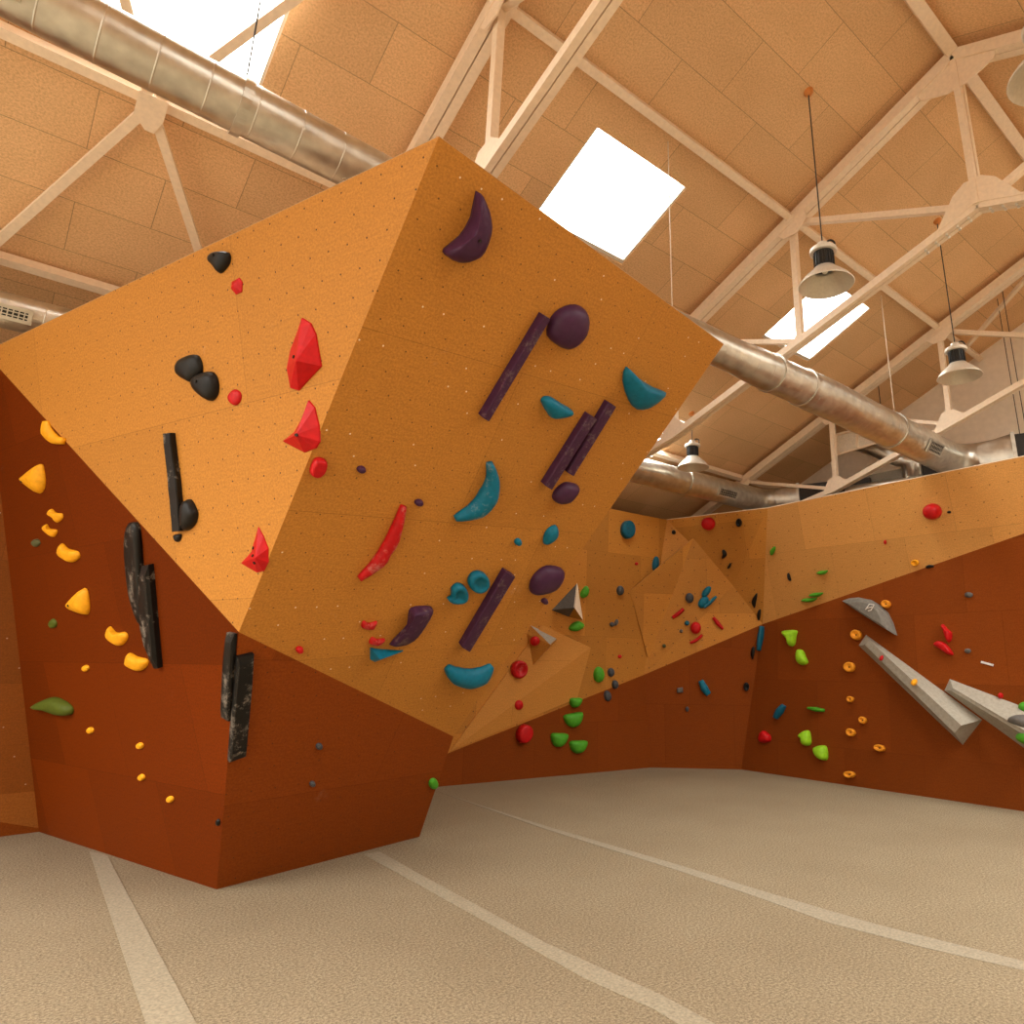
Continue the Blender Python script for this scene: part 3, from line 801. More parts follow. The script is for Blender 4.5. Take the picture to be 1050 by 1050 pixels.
def dot(face, cx, cy, rx, mat, label, ry=None, ang=0.0, h=None, prof=DOME, group=None, bolts=(), jit=0.0):
    pl = FACE[face]
    if h is None:
        h = (pl.at(cx + rx, cy) - pl.at(cx - rx, cy)).length * .38
    return hold(face, ell(cx, cy, rx, ry, ang), h, mat, label, prof=prof, group=group, bolts=bolts, jit=jit)
ROUND = [(-1, -.05), (-1, .25), (-.88, .62), (-.6, .88), (-.2, 1), (.2, 1), (.6, .88), (.88, .62), (1, .25), (1, -.05)]
BOX = [(-1, -.05), (-1, .8), (-.86, 1), (.86, 1), (1, .8), (1, -.05)]
RIDGE = [(-1, -.05), (-.95, .3), (-.1, .95), (.1, 1), (.9, .35), (1, -.05)]
def bar(face, spine, hw, h, mat, label, sec=ROUND, taper=True, group=None, bolts=(), sub=4, flat=False, jit=0.0):
    """a long hold swept along a spine; hw = half widths along it"""
    pl = FACE[face]; h *= HS.get(face, 1.0); off = h * .42
    S = [Vector((p[0], p[1])) for p in spine]; W = list(hw)
    if len(S) > 2:      # refine
        S2, W2 = [], []
        m = len(S)
        for i in range(m - 1):
            p0, p1, p2, p3 = S[max(i - 1, 0)], S[i], S[i + 1], S[min(i + 2, m - 1)]
            for k in range(sub):
                t = k / sub
                S2.append(.5 * ((2 * p1) + (p2 - p0) * t + (2 * p0 - 5 * p1 + 4 * p2 - p3) * t * t + (3 * p1 - p0 - 3 * p2 + p3) * t ** 3)); W2.append(W[i] + (W[i + 1] - W[i]) * t)
        S2.append(S[-1]); W2.append(W[-1]); S, W = S2, W2
    elif jit:
        S = [S[0].lerp(S[1], k / 8) for k in range(9)]; W = [W[0] + (W[1] - W[0]) * k / 8 for k in range(9)]
    mx = max(W); n = len(S); rows = []
    mid_ = pl.at(S[n // 2].x, S[n // 2].y)
    bm = bmesh.new()
    for i in range(n):
        d = (S[min(i + 1, n - 1)] - S[max(i - 1, 0)]).normalized(); nn = Vector((-d.y, d.x))
        a = pl.at(*(S[i] - nn * W[i]), off) - pl.n * off; b = pl.at(*(S[i] + nn * W[i]), off) - pl.n * off
        c = (a + b) / 2; w = (b - a) / 2
        hh = h * ((W[i] / mx) ** .7 if taper else 1.0) * (1 + random.uniform(-jit, jit))
        rows.append([bm.verts.new(c + w * u * (1 + random.uniform(-jit, jit) * .5) + pl.n * (hh * v) - mid_) for u, v in sec])
    m = len(sec)
    for a, b in zip(rows, rows[1:]):
        for k in range(m): bm.faces.new((a[k], a[(k + 1) % m], b[(k + 1) % m], b[k]))
    bm.faces.new(rows[0][::-1]); bm.faces.new(rows[-1])
    bmesh.ops.recalc_face_normals(bm, faces=bm.faces)
    o = link('climbing_hold', bm, HM[mat], None, smooth=(sec is ROUND and not flat), loc=mid_)
    tag(o, label, 'climbing hold', group)
    put_bolts(o, bolts, pl)
    return o
def Z(ox, oy, s, pts): return [(ox + p[0] * s, oy + p[1] * s) for p in pts]
def z1(*p): return Z(160, 240, .17143, p)
def z2(*p): return Z(150, 400, .18095, p)
def z3(*p): return Z(0, 420, .18095, p)
def z4(*p): return Z(0, 590, .26667, p)
def z5(*p): return Z(0, 350, 1 / 3, p)
def z6(*p): return Z(0, 600, 1 / 3, p)
def z7(*p): return Z(440, 180, .24762, p)
def z8(*p): return Z(480, 380, .19048, p)
def z9(*p): return Z(350, 350, 1 / 3, p)
def z10(*p): return Z(360, 580, .17143, p)

GB = 'black and red holds on the left overhang'
# --- bright left overhang
hold('F1', z1((310, 130), (350, 105), (420, 105), (430, 150), (415, 190), (370, 232), (330, 185), (305, 160)), .10, 'black', 'black heart shaped hold close under the top edge of the bright overhang', bolts=[(218.5, 261.5, .75)], apex=(221, 262))
hold('F1', z1((490, 258), (508, 285), (505, 345), (470, 360), (440, 325), (445, 285)), .06, 'red', 'small red knob just below the black heart shaped hold', flat=True, sharp=True, prof=FACET)
hold('F1', z1((840, 490), (895, 525), (925, 590), (958, 785), (820, 935), (770, 920), (748, 800), (770, 690), (815, 570)), .20, 'red', 'largest red faceted hold, upper of the two beside the prow edge', sharp=True, flat=True, prof=[(1, -.03), (.97, .1), (.04, 1)], apex=(304, 370), bolts=[(302, 334, .55), (301.5, 366, 1.0)])
hold('F1', z1((110, 790), (140, 745), (210, 718), (248, 740), (262, 820), (215, 875), (190, 885), (120, 840)), .11, 'black', 'rounded black hold, upper left one of the touching pair')
hold('F1', z1((205, 880), (235, 840), (310, 820), (345, 855), (355, 925), (340, 975), (300, 995), (225, 935)), .13, 'black', 'rounded black hold, lower right one of the touching pair', bolts=[(201, 391, .8)])
hold('F1', z1((465, 928), (500, 950), (500, 995), (470, 1025), (435, 1005), (428, 965)), .05, 'red', 'small red knob right of the touching black pair')
hold('F1', z2((895, 52), (930, 95), (955, 200), (958, 290), (935, 330), (870, 355), (745, 290), (810, 240), (850, 170)), .17, 'red', 'red shark fin hold touching the prow edge under the largest red hold', sharp=True, flat=True, prof=[(1, -.03), (.97, .1), (.04, 1)], apex=(304, 446), bolts=[(304, 446, 1.0), (311, 417, .5)])
bar('F1', z2((130, 245), (145, 380), (165, 560), (185, 800)), [3.7, 3.8, 4.3, 4.0], .08, 'blackc', 'long thin black bar hold on the bright left overhang', sec=BOX, taper=False, jit=.06)
hold('F1', z2((200, 640), (235, 620), (265, 670), (275, 710), (255, 770), (205, 798), (196, 720)), .12, 'black', 'black half round hold at the foot of the long thin black bar')
hold('F1', z2((155, 820), (192, 818), (188, 850), (172, 862), (158, 845)), .05, 'black', 'tiny black foothold under the long thin black bar')
hold('F1', z2((615, 775), (645, 830), (672, 900), (670, 980), (645, 1030), (605, 1038), (515, 985), (575, 920)), .13, 'red', 'lowest red fin hold near the bottom tip of the bright overhang', sharp=True, flat=True, prof=[(1, -.03), (.97, .1), (.04, 1)], apex=(262, 572), bolts=[(260, 562, .8), (259.5, 570, .95), (261, 577, .9)])

# --- dark lower left face
bar('F3', z3((250, 65), (262, 125), (305, 170), (358, 180)), [2.2, 5.0, 4.6, 2.8], .09, 'yellow', 'yellow banana hold, topmost of the yellow line', group=None)
hold('F3', z3((205, 310), (228, 345), (235, 430), (205, 478), (130, 430), (100, 400), (110, 380)), .15, 'yellow', 'yellow cone hold under the banana hold near the left edge', prof=[(1, -.03), (1, .10), (.93, .34), (.76, .60), (.52, .82), (.26, .95)], bolts=[(22, 494)], apex=(27, 491))
hold('F3', z3((285, 563), (310, 585), (345, 590), (348, 618), (320, 642), (300, 615), (262, 590)), .06, 'yellow', 'small yellow crinkled hold, upper of the small pair')
hold('F3', z3((258, 650), (275, 675), (315, 682), (312, 708), (290, 722), (235, 675)), .06, 'yellow', 'small yellow crinkled hold, lower of the small pair')
hold('F3', z3((195, 735), (215, 738), (222, 762), (200, 780), (178, 765), (180, 745)), .05, 'moss', 'small grey green knob left of the small yellow pair')
hold('F3', z3((340, 760), (375, 790), (430, 805), (440, 840), (400, 868), (350, 845), (318, 810)), .09, 'yellow', 'yellow bean hold under the small crinkled yellow pair')
hold('F3', z4((310, 52), (328, 90), (328, 148), (305, 152), (252, 130), (252, 105)), .15, 'yellow', 'yellow cone hold halfway down the yellow line', prof=[(1, -.03), (1, .10), (.93, .34), (.76, .60), (.52, .82), (.26, .95)], bolts=[(70, 621)], apex=(74, 619))
hold('F3', z4((200, 167), (214, 180), (212, 198), (195, 204), (185, 186)), .05, 'olive', 'small round green knob left of the lower yellow cone')
hold('F3', z4((415, 198), (440, 222), (475, 220), (483, 245), (455, 273), (405, 240)), .09, 'yellow', 'yellow bean hold left of the long black blades')
hold('F3', z4((490, 300), (520, 315), (558, 325), (558, 350), (530, 370), (485, 350), (478, 330)), .10, 'yellow', 'lowest large yellow bean hold, beside the tip of the black blade')
for (x, y, l) in ((327, 358, 'first under the yellow beans'), (345, 597, 'right below the green leaf hold'), (536, 656, 'upper of two in a column'), (542, 778, 'lower of two in a column'), (652, 862, 'lowest and nearest the floor')):
    p = z4((x, y))[0]
    dot('F3', p[0], p[1], 3.4, 'yellow', 'tiny yellow foothold on the dark face, ' + l, group='tiny yellow footholds', h=.05)
hold('F3', z4((110, 508), (180, 474), (222, 480), (262, 508), (264, 538), (225, 540), (165, 520)), .16, 'olive', 'green leaf shaped hold low on the dark left face', apex=(53, 727))
hold('F3', z5((395, 565), (408, 557), (425, 575), (435, 700), (442, 800), (440, 880), (418, 840), (403, 780), (393, 700), (388, 610)), .10, 'blackc', 'long black blade hold, upper left of the overlapping pair', prof=FLATD)
hold('F3', z5((440, 690), (462, 686), (470, 780), (490, 1005), (478, 1005), (455, 950), (440, 880), (435, 760)), .13, 'blackc', 'long black blade hold, lower right of the overlapping pair', sharp=True, prof=[(1, -.03), (1, .6), (.8, .95), (.5, 1)], flat=True)
hold('F3', z6((700, 145), (724, 150), (719, 240), (706, 418), (683, 405), (690, 250)), .08, 'blackc', 'narrow black strip hold left of the lower prow edge', sharp=True, prof=[(1, -.03), (1, .6), (.8, .95), (.5, 1)], flat=True)
hold('F4', z6((730, 222), (780, 210), (775, 300), (755, 525), (704, 543), (714, 400)), .10, 'blackc', 'wide black slab hold right of the lower prow edge', sharp=True, prof=[(1, -.03), (1, .6), (.86, .95), (.5, 1)], flat=True)
dot('F3', 223.2, 843.5, 2.0, 'black', 'tiny black foothold at the lower prow edge near the floor', ry=3.6, h=.04)
dot('F4', 327.6, 765.7, 3.4, 'slate', 'tiny slate blue foothold on the lower right face, upper one', h=.05)
dot('F4', 320.7, 804.2, 3.0, 'slate', 'tiny slate blue foothold on the lower right face, lower one', h=.05)
dot('F4', 445, 804, 4.6, 'green', 'small green knob on the right corner of the boulder near the floor', ry=5.5, h=.08)

# --- big right overhang
hold('F2', z2((960, 395), (1020, 402), (1010, 460), (970, 492), (930, 470)), .07, 'red', 'small red block hold beside the prow edge', prof=FLATD)
dot('F2', 307.5, 667, 4.0, 'red', 'small dark red knob low on the big overhang near the black slab', ry=3.2, h=.05)
hold('F2', z7((211, 72), (240, 110), (258, 170), (258, 235), (225, 325), (190, 355), (135, 367), (82, 340), (76, 312), (140, 260), (188, 180)), .17, 'purple', 'large purple crescent hold near the top of the prow',
     prof=[(1, -.05), (1, .2), (.95, .5), (.82, .8), (.62, .95), (.35, 1)], apex=(489, 240), bolts=[(492, 247)])
bar('F2', z7((478, 579), (225, 1001)), [3.9, 3.9], .09, 'purplec', 'long purple bar hold left of the purple ball', sec=BOX, taper=False)
hold('F2', z7((580, 549), (620, 543), (655, 560), (668, 602), (656, 662), (620, 706), (576, 726), (534, 704), (502, 672), (507, 622), (536, 575)), .15, 'purple', 'big purple ball hold at the top of the long purple bar')
hold('F2', z7((830, 800), (870, 840), (940, 885), (990, 905), (975, 930), (920, 970), (870, 975), (840, 940), (815, 860)), .15, 'teal', 'large teal wedge hold near the right edge of the overhang', apex=(664, 402), prof=[(1, -.03), (1, .2), (.86, .55), (.6, .85), (.3, .98)])
hold('F2', z7((480, 925), (510, 922), (555, 950), (600, 978), (590, 998), (520, 1010), (495, 985), (473, 945)), .11, 'teal', 'small teal wedge hold above the twin purple bars')
bar('F2', z8((660, 240), (420, 618)), [4.5, 4.4], .09, 'purplec', 'purple bar hold, left one of the twin bars side by side', sec=BOX, taper=False)
bar('F2', z8((765, 175), (540, 548)), [4.6, 3.9], .08, 'purplec', 'purple bar hold, right one of the twin bars side by side', sec=BOX, taper=False)
hold('F2', z8((500, 630), (540, 610), (600, 625), (595, 660), (550, 710), (495, 722), (465, 700), (470, 665)), .11, 'purple', 'purple oval hold below the twin purple bars')
hold('F2', z8((480, 840), (488, 880), (460, 920), (415, 940), (415, 895), (440, 855)), .08, 'teal', 'teal diamond hold below the purple oval')
dot('F2', 531.7, 556.3, 3.6, 'teal', 'tiny teal knob left of the teal diamond', h=.05)
bar('F2', z9((462, 378), (470, 430), (455, 480), (420, 522), (355, 552)), [2.8, 6.2, 9.0, 8.0, 2.4], .13, 'tealc', 'large chalky teal crescent hold in the middle of the overhang')
dot('F2', 371, 482, 4.6, 'purple', 'tiny purple foothold left of the red bar, upper one', ry=3.4, h=.05)
dot('F2', 430, 516, 4.4, 'purple', 'tiny purple foothold by the top end of the red bar', ry=3.2, h=.05)
bar('F2', z9((195, 510), (162, 605), (115, 682), (58, 735)), [2.8, 6.2, 5.8, 2.4], .09, 'redc', 'long curved red bar hold covered in chalk', jit=.12)
dot('F2', 491, 597, 10.4, 'teal', 'round teal cup hold, upper right of the pair', prof=CUP, h=.08)
hold('F2', z10((580, 200), (605, 185), (605, 140), (640, 112), (680, 125), (698, 165), (690, 205), (655, 222), (600, 220)), .08, 'teal', 'round teal cup hold, lower left of the pair', prof=CUP)
bar('F2', z9((515, 710), (378, 940)), [5.6, 4.9], .09, 'purplec', 'purple bar hold right of the teal cups', sec=BOX, taper=False)
hold('F2', z9((640, 698), (690, 712), (665, 762), (600, 783), (585, 765), (598, 728)), .14, 'purple', 'large purple lemon shaped hold at the right edge of the overhang')
dot('F2', 559, 617, 3.4, 'purple', 'tiny purple foothold under the purple lemon shaped hold', ry=2.8, h=.05)
hold('F2', z10((370, 268), (430, 258), (485, 260), (498, 290), (450, 370), (400, 440), (350, 478), (300, 493), (240, 488), (300, 420), (345, 370), (352, 310)), .12, 'purplec', 'purple boot shaped hold left of the teal cups', apex=(426, 632), jit=.003)
hold('F2', z10((65, 375), (78, 335), (110, 350), (158, 338), (150, 360), (130, 385)), .05, 'redc', 'small red crinkled hold, upper of two left of the purple boot hold')
hold('F2', z10((110, 470), (128, 433), (160, 445), (205, 442), (195, 462), (160, 480)), .05, 'redc', 'small red crinkled hold, lower of two left of the purple boot hold')
hold('F2', z10((125, 510), (180, 520), (325, 528), (230, 562), (150, 595), (125, 580)), .13, 'teal', 'teal thorn shaped hold low on the overhang', sharp=True, flat=True, prof=[(1, -.03), (.97, .12), (.05, 1)], apex=(390, 676))
bar('F2', z10((582, 620), (630, 665), (710, 685), (790, 665), (852, 612)), [3.2, 8.2, 8.9, 7.6, 2.2], .13, 'teal', 'wide teal smile shaped hold at the bottom of the overhang')

# --- volumes and holds on the back wall
def volume(face, base, apexes, h, faces, mats, label):
    """a hollow plywood volume: base points on the wall, ridge points at height h"""
    pl = FACE[face]
    B = [pl.at(*p) for p in base]; A = [pl.at(p[0], p[1], p[2] if len(p) > 2 else h) for p in apexes]
    org = sum(B, Vector()) / len(B)
    root = empty('climbing_volume', org); tag(root, label, 'climbing volume')
    al = B + A
    for f, m in zip(faces, mats):
        bm = bmesh.new(); ps = [al[i] - org for i in f]
        nn = (ps[1] - ps[0]).cross(ps[2] - ps[0]).normalized()
        if nn.dot(EYE - al[f[0]]) < 0: nn = -nn
        if (ps[1] - ps[0]).cross(ps[2] - ps[0]).dot(nn) < 0: ps = ps[::-1]
        add_prism(bm, ps, nn, .012); bmesh.ops.recalc_face_normals(bm, faces=bm.faces)
        uvl = bm.loops.layers.uv.new('UVMap')
        for ff in bm.faces:
            for l in ff.loops: l[uvl].uv = (l.vert.co.dot(pl.e1) + 5, l.vert.co.dot(pl.e2) + 5)
        link('volume_face', bm, m, root)
    return root
def za(*p): return Z(500, 560, .114286, p)
def zb(*p): return Z(500, 640, .133333, p)
v = za((805, 330), (575, 575), (730, 635), (855, 665)); a = za((780, 553))
volume('BU', v, a, .32, [(0, 1, 4), (1, 2, 4), (2, 3, 4), (3, 0, 4)], [HM['volume_dark'], HM['volume_dark'], M_PLY_B, M_EDGE], 'pyramid volume with two dark grey faces and two wooden faces')
v = zb((330, 10), (545, 105), (325, 345), (302, 75)); a = zb((485, 160))
volume('BU', v, a, .28, [(0, 1, 4), (1, 2, 4), (2, 3, 4), (3, 0, 4)], [HM['volume'], M_PLY_B, M_PLY_B, M_PLY_B], 'wooden pyramid volume with one pale grey face and a red ball on it')
FACE['V2'] = Plane(FACE['BU'].at(*v[3]), FACE['BU'].at(*v[2]), FACE['BU'].at(a[0][0], a[0][1], .28))
dot('V2', 548, 657.5, 5.0, 'red', 'dark red ball hold on the wooden pyramid volume', h=.09)
dot('BU', 532.3, 686.5, 8.0, 'redc', 'red ring hold with a chalky middle right of the overhang edge', prof=CUP, ry=9.4, ang=15, h=.12)
dot('BU', 531.7, 722.8, 5.0, 'red', 'small red knob between the two larger round red holds', ry=5.8, h=.09)
dot('BL', 538, 752.5, 7.4, 'red', 'red oval hold on the dark lower part of the back wall', ry=9.8, ang=15, h=.13, prof=FLATD)
hold('BU', za((840, 440), (850, 400), (890, 355), (912, 395), (895, 450), (860, 465)), .09, 'green', 'dark green hold right above the grey pyramid volume')
hold('BU', za((740, 745), (760, 700), (820, 672), (868, 700), (860, 735), (800, 765)), .10, 'green', 'bright green hold below the grey pyramid volume')
dot('BU', 594.3, 680.3, 1.9, 'green', 'tiny green foothold left of the green egg hold', h=.04)
dot('BU', 614.8, 691.8, 5.0, 'green', 'green egg shaped hold beside the slate holds', ry=8.2, h=.10)
dot('BU', 627, 689.5, 3.2, 'slate', 'slate blue hold, topmost of three in a cluster', ry=4.6, h=.07)
dot('BU', 631.3, 702, 3.0, 'slate', 'slate blue hold, middle of three in a cluster', ry=4.6, h=.07)
dot('BL', 623.5, 713.7, 3.4, 'slate', 'slate blue hold, lowest of three, on the dark panel', ry=5.6, h=.07, ang=-10)
def halfmoon(x, y, w, hgt, tilt, label):
    c, s = math.cos(rad(tilt)), math.sin(rad(tilt))
    p = [(-w, -hgt * .45), (0, -hgt * .55), (w, -hgt * .5), (w * .8, hgt * .1), (w * .3, hgt * .5), (-w * .3, hgt * .55), (-w * .85, hgt * .2)]
    hold('BL', [(x + c * a - s * b, y + s * a + c * b) for a, b in p], .11, 'green', label, group='green half moon holds')
halfmoon(591, 720.5, 6.2, 9, 2, 'green half moon hold, topmost of four, on the colour line')
halfmoon(589.6, 738.4, 9.6, 13, -9, 'green half moon hold, second from the top of four')
halfmoon(574.5, 759, 8.4, 13, 4, 'green half moon hold, lower left of four')
halfmoon(594.2, 766, 8.8, 12, 0, 'green half moon hold, lower right of four')
dot('BU', 644, 543, 6.8, 'blue', 'round blue disc hold near the top of the back wall', ry=9.4, h=.10, prof=FLATD, bolts=[(644, 542)])
dot('BU', 653, 578, 1.7, 'red', 'tiny red foothold between the blue disc and the blue slivers', h=.03)
dot('BU', 636.5, 605.5, 3.4, 'slate', 'slate knob in the shaded middle of the back wall', ry=5.0, h=.07)
dot('BU', 672.8, 577.8, 2.7, 'blue', 'slim blue sliver hold in the wall corner, upper one', ry=7.6, ang=8, h=.09)
dot('M5', 675.2, 595.8, 2.4, 'blue', 'slim blue sliver hold in the wall corner, lower one', ry=6.8, ang=8, h=.09)
dot('M4', 690.8, 545.5, 2.2, 'black', 'tiny black knob left of the red ball at the wall top', h=.05)
dot('BU', 628.2, 640.3, 2.4, 'slate', 'tiny slate foothold, left of a touching pair on the back wall', h=.05)
dot('BU', 632.4, 638.2, 1.7, 'grey', 'tiny grey foothold, right of a touching pair on the back wall', ry=3.4, ang=15, h=.05)
dot('BU', 635.8, 673.2, 1.9, 'red', 'tiny red foothold above the slate cluster', h=.04)
dot('ML', 655.2, 700.2, 1.6, 'red', 'tiny red foothold just under the colour line of the back wall', h=.04)
dot('M5', 707, 613, 4.4, 'slate', 'dark marbled ball hold left of the teal trio', ry=5.2, h=.09)
dot('M5', 724.3, 606.6, 3.4, 'teal', 'teal pill hold, topmost of the overlapping trio', ry=6.8, ang=38, h=.09)
dot('M5', 721.2, 617.2, 4.6, 'teal', 'teal pill hold, left of the overlapping trio', ry=6.8, ang=40, h=.09)
bar('M3', [(721.5, 623), (728, 618), (734.5, 611.5)], [1.6, 2.0, 1.2], .07, 'tealc', 'chalky teal blade hold, right of the overlapping trio')
bar('M5', [(689.5, 633.2), (695, 629.5), (701, 624.2)], [1.5, 2.2, 1.7], .06, 'red', 'small red bar hold left of the red ball in the corner')
dot('M3', 713.5, 643.8, 5.6, 'red', 'red ball hold in the middle of the angular back wall', ry=6.4, h=.12)
bar('M3', [(707.5, 659.3), (714, 656.5), (720, 651)], [1.2, 1.8, 1.4], .06, 'red', 'small red bar hold right under the red ball')
bar('M3', [(731.5, 633), (736, 639), (741.5, 645)], [1.6, 2.2, 1.2], .06, 'red', 'small red bar hold right of the red ball, leaning the other way')
dot('M3', 704.5, 638.8, 2.6, 'blue', 'tiny blue green foothold left of the red ball in the corner', h=.05)
dot('M5', 698.5, 647, 1.9, 'grey', 'tiny grey brown foothold below the small red bar', h=.04)
dot('M3', 681, 662.3, 1.9, 'moss', 'tiny olive foothold low in the wall corner', h=.04)
dot('M1', 725.5, 537.2, 6.8, 'red', 'bright red ball hold at the top of the angular back wall', h=.15)
dot('M1', 757.5, 536, 2.7, 'black', 'black oval ring hold right of the red ball at the wall top', ry=4.3, h=.06, prof=CUP)
hold('M1', [(740.2, 564.6), (742, 563.6), (744.6, 566.5), (744.8, 569.8), (741, 573), (739.8, 572), (741.2, 568.8)], .05, 'black', 'black bean hold, upper of two left of the wall corner')
hold('M2', [(748.6, 577), (749.6, 578.5), (748.3, 582), (745.6, 583.2), (746.3, 580.6)], .04, 'black', 'black bean hold, lower of two left of the wall corner')
hold('M2', [(774.8, 609), (776.4, 609.4), (775.2, 617), (773.6, 623.6), (770.3, 617.2)], .06, 'black', 'black wedge hold at the wall corner, upper of two')
hold('M2', [(779, 625), (779.9, 626), (779.3, 634), (777.6, 636.6), (776, 632), (777, 627)], .06, 'black', 'black wedge hold at the wall corner, just above the colour line')
bar('RL', [(780.8, 642), (779.4, 653), (777.2, 667)], [1.7, 2.4, 1.4], .10, 'blue', 'long thin blue blade hold in the wall corner')
hold('ML', [(773.6, 663), (774, 668), (772, 676.5), (769.8, 671), (771, 665)], .07, 'black', 'black wedge hold in the corner, below the colour line')
dot('ML', 765.3, 704.2, 3.0, 'black', 'black ring foothold left of the corner low on the wall', ry=4.4, h=.06, prof=CUP)
bar('ML', [(718.6, 698), (722.4, 706), (726.8, 712)], [2.6, 4.0, 2.8], .09, 'teal', 'teal pill hold on the dark panel left of the corner')
hold('ML', [(694.4, 705.6), (700, 704.8), (700.4, 710), (694, 710.4)], .05, 'grey', 'small grey block foothold low on the dark back panel', sharp=True, prof=FLATD)
dot('ML', 704.7, 727.2, 1.8, 'slate', 'tiny dark foothold below the grey block foothold', ry=2.6, h=.04)

# --- right wall
def zc(*p): return Z(690, 620, .152381, p)
hold('RL', zc((730, 190), (745, 172), (822, 170), (820, 205), (810, 265), (780, 278), (768, 235)), .14, 'lime', 'lime green hold, topmost of the lime line on the right wall')
hold('RL', zc((830, 305), (865, 305), (885, 345), (900, 390), (860, 405), (828, 375)), .12, 'lime', 'lime green hold, second from the top on the right wall')
bar('RL', zc((742, 675), (715, 715), (684, 762)), [2.2, 3.6, 2.4], .10, 'blue', 'blue pill hold low on the right wall near the corner')
hold('RL', zc((602, 845), (648, 882), (642, 922), (580, 925), (574, 880)), .11, 'red', 'red rounded hold lowest near the wall corner', apex=(783, 756))
bar('RL', zc((905, 695), (960, 704), (1015, 712)), [1.2, 2.4, 1.4], .08, 'green', 'thin green rail hold above the lower lime pair')
hold('RL', zc((840, 880), (880, 847), (912, 855), (918, 938), (872, 945), (862, 905)), .13, 'lime', 'lime green hold, left of the pair near the floor')
hold('RL', zc((945, 960), (1020, 950), (1030, 1038), (985, 1042), (950, 1005)), .13, 'lime', 'lime green hold, right of the pair near the floor')
hold('RU', [(789.4, 566), (792, 561.5), (794.4, 560.6), (794, 565), (790.6, 569.6)], .07, 'green', 'green leaf hold just right of the upper wall corner')
hold('RU', [(807.3, 588), (809, 588.6), (810.8, 594.6), (809.4, 595.8), (807.6, 593)], .05, 'black', 'black bean hold on the orange part right of the corner')
for (x, y, w, l) in ((842.4, 587.3, 5.6, 'topmost and shortest of three'), (836, 610, 7.2, 'middle of three'), (829, 615.4, 8.2, 'lowest and leftmost of three')):
    hold('RU', [(x - w, y + .8), (x - w * .5, y - 1.6), (x + w * .6, y - 2.2), (x + w, y - 1.8), (x + w * .5, y + 1.6), (x - w * .3, y + 2.2)], .10, 'green', 'green blade hold, ' + l + ' on the orange right wall', group='green blade holds')
dot('RU', 954.8, 524.8, 9.2, 'red', 'large chalky red ball hold high on the right wall', h=.20, ry=8.4)
dot('RU', 973, 525.2, 2.0, 'black', 'tiny black foothold right of the large red ball', ry=1.4, h=.04)
dot('RU', 907.3, 556, 1.5, 'red', 'tiny dark red foothold alone on the orange right wall', ry=2.4, h=.04)
dot('RU', 938, 577.2, 3.9, 'yellow', 'yellow cup hold on the orange wall just above the colour line', ry=3.2, h=.06, prof=CUP)
bar('RL', [(949.5, 581.6), (953, 580.6), (957, 580.4)], [1.0, 1.6, 1.0], .04, 'black', 'small black flake hold on the colour line of the right wall')
OC = [(908.5, 619.4, 4.4, 'topmost, beside the grey crescent'), (878, 651, 5.6, 'largest, at the tip of the long beam'), (871, 684, 5.6, 'third from the top'), (872, 717, 3.3, 'small one in the middle of the column'),
      (884.7, 738.5, 4.0, 'stepping out to the right of the column'), (872.5, 751, 4.6, 'tilted one below the middle'), (902, 767, 5.6, 'wide one set right of the column'), (871, 794.2, 5.6, 'flat one lowest, near the floor')]
for i, (x, y, r, l) in enumerate(OC):
    dot('RL', x, y, r, 'orange', 'orange cup hold on the dark right wall, ' + l, ry=r * (.92 if i < 4 else .85 if i < 6 else .62), ang=(20, 25, 10, 30, 45, 35, 15, 5)[i], h=.075, prof=DISC, group='orange cup holds', bolts=[(x, y, .55)])
hold('RL', [(964.3, 641), (966.5, 639.8), (970, 644), (974.8, 648.5), (974.5, 655.5), (971.4, 658.4), (968.4, 652), (966.6, 645.5)], .11, 'red', 'red chilli shaped hold, upper of two on the right wall', apex=(970, 648))
hold('RL', [(956.6, 659.6), (960.5, 657), (966, 657.8), (971, 662), (976.6, 670.6), (971, 671), (963, 665.4), (958, 662.6)], .11, 'red', 'red chilli shaped hold, lower of two on the right wall', apex=(967, 662))
dot('RL', 993, 609.8, 4.0, 'grey', 'grey chalky foothold upper right on the dark wall', ry=2.8, h=.05, jit=.008)
dot('RL', 992, 667.4, 3.0, 'grey', 'small grey foothold right of the red chilli holds', ry=2.6, h=.05, jit=.006)
bar('RL', [(1006, 678.8), (1018.6, 682.2)], [1.1, 1.1], .012, 'white', 'short white strip stuck to the dark right wall', sec=BOX, taper=False)

# grey crescent volume with its white mark
def zd(*p): return Z(820, 560, .114286, p)
pl = FACE['RL']
cr = hold('RL', zd((370, 487), (430, 465), (520, 455), (620, 475), (700, 525), (770, 590), (815, 680), (850, 795), (700, 705), (520, 590)), .22, 'crescent', 'grey half disc volume with a white mark, under the slanting colour line',
          sharp=True, flat=True, prof=[(1, -.02), (.98, .35), (.80, .9), (.6, 1.0)], name='climbing_volume', cat='climbing volume', apex=(891, 627))
bm = bmesh.new()
def stroke(bm, a, b):
    A, B = (pl.at(*zd(q)[0], .235) - cr.location for q in (a, b)); add_beam(bm, A, B, .012, .006, pl.n)
for a, b in (((590, 570), (625, 520)), ((640, 575), (668, 525)), ((600, 558), (648, 545)), ((625, 520), (668, 525)), ((612, 580), (640, 575))): stroke(bm, a, b)
link('printed_mark', bm, HM['white'], cr)

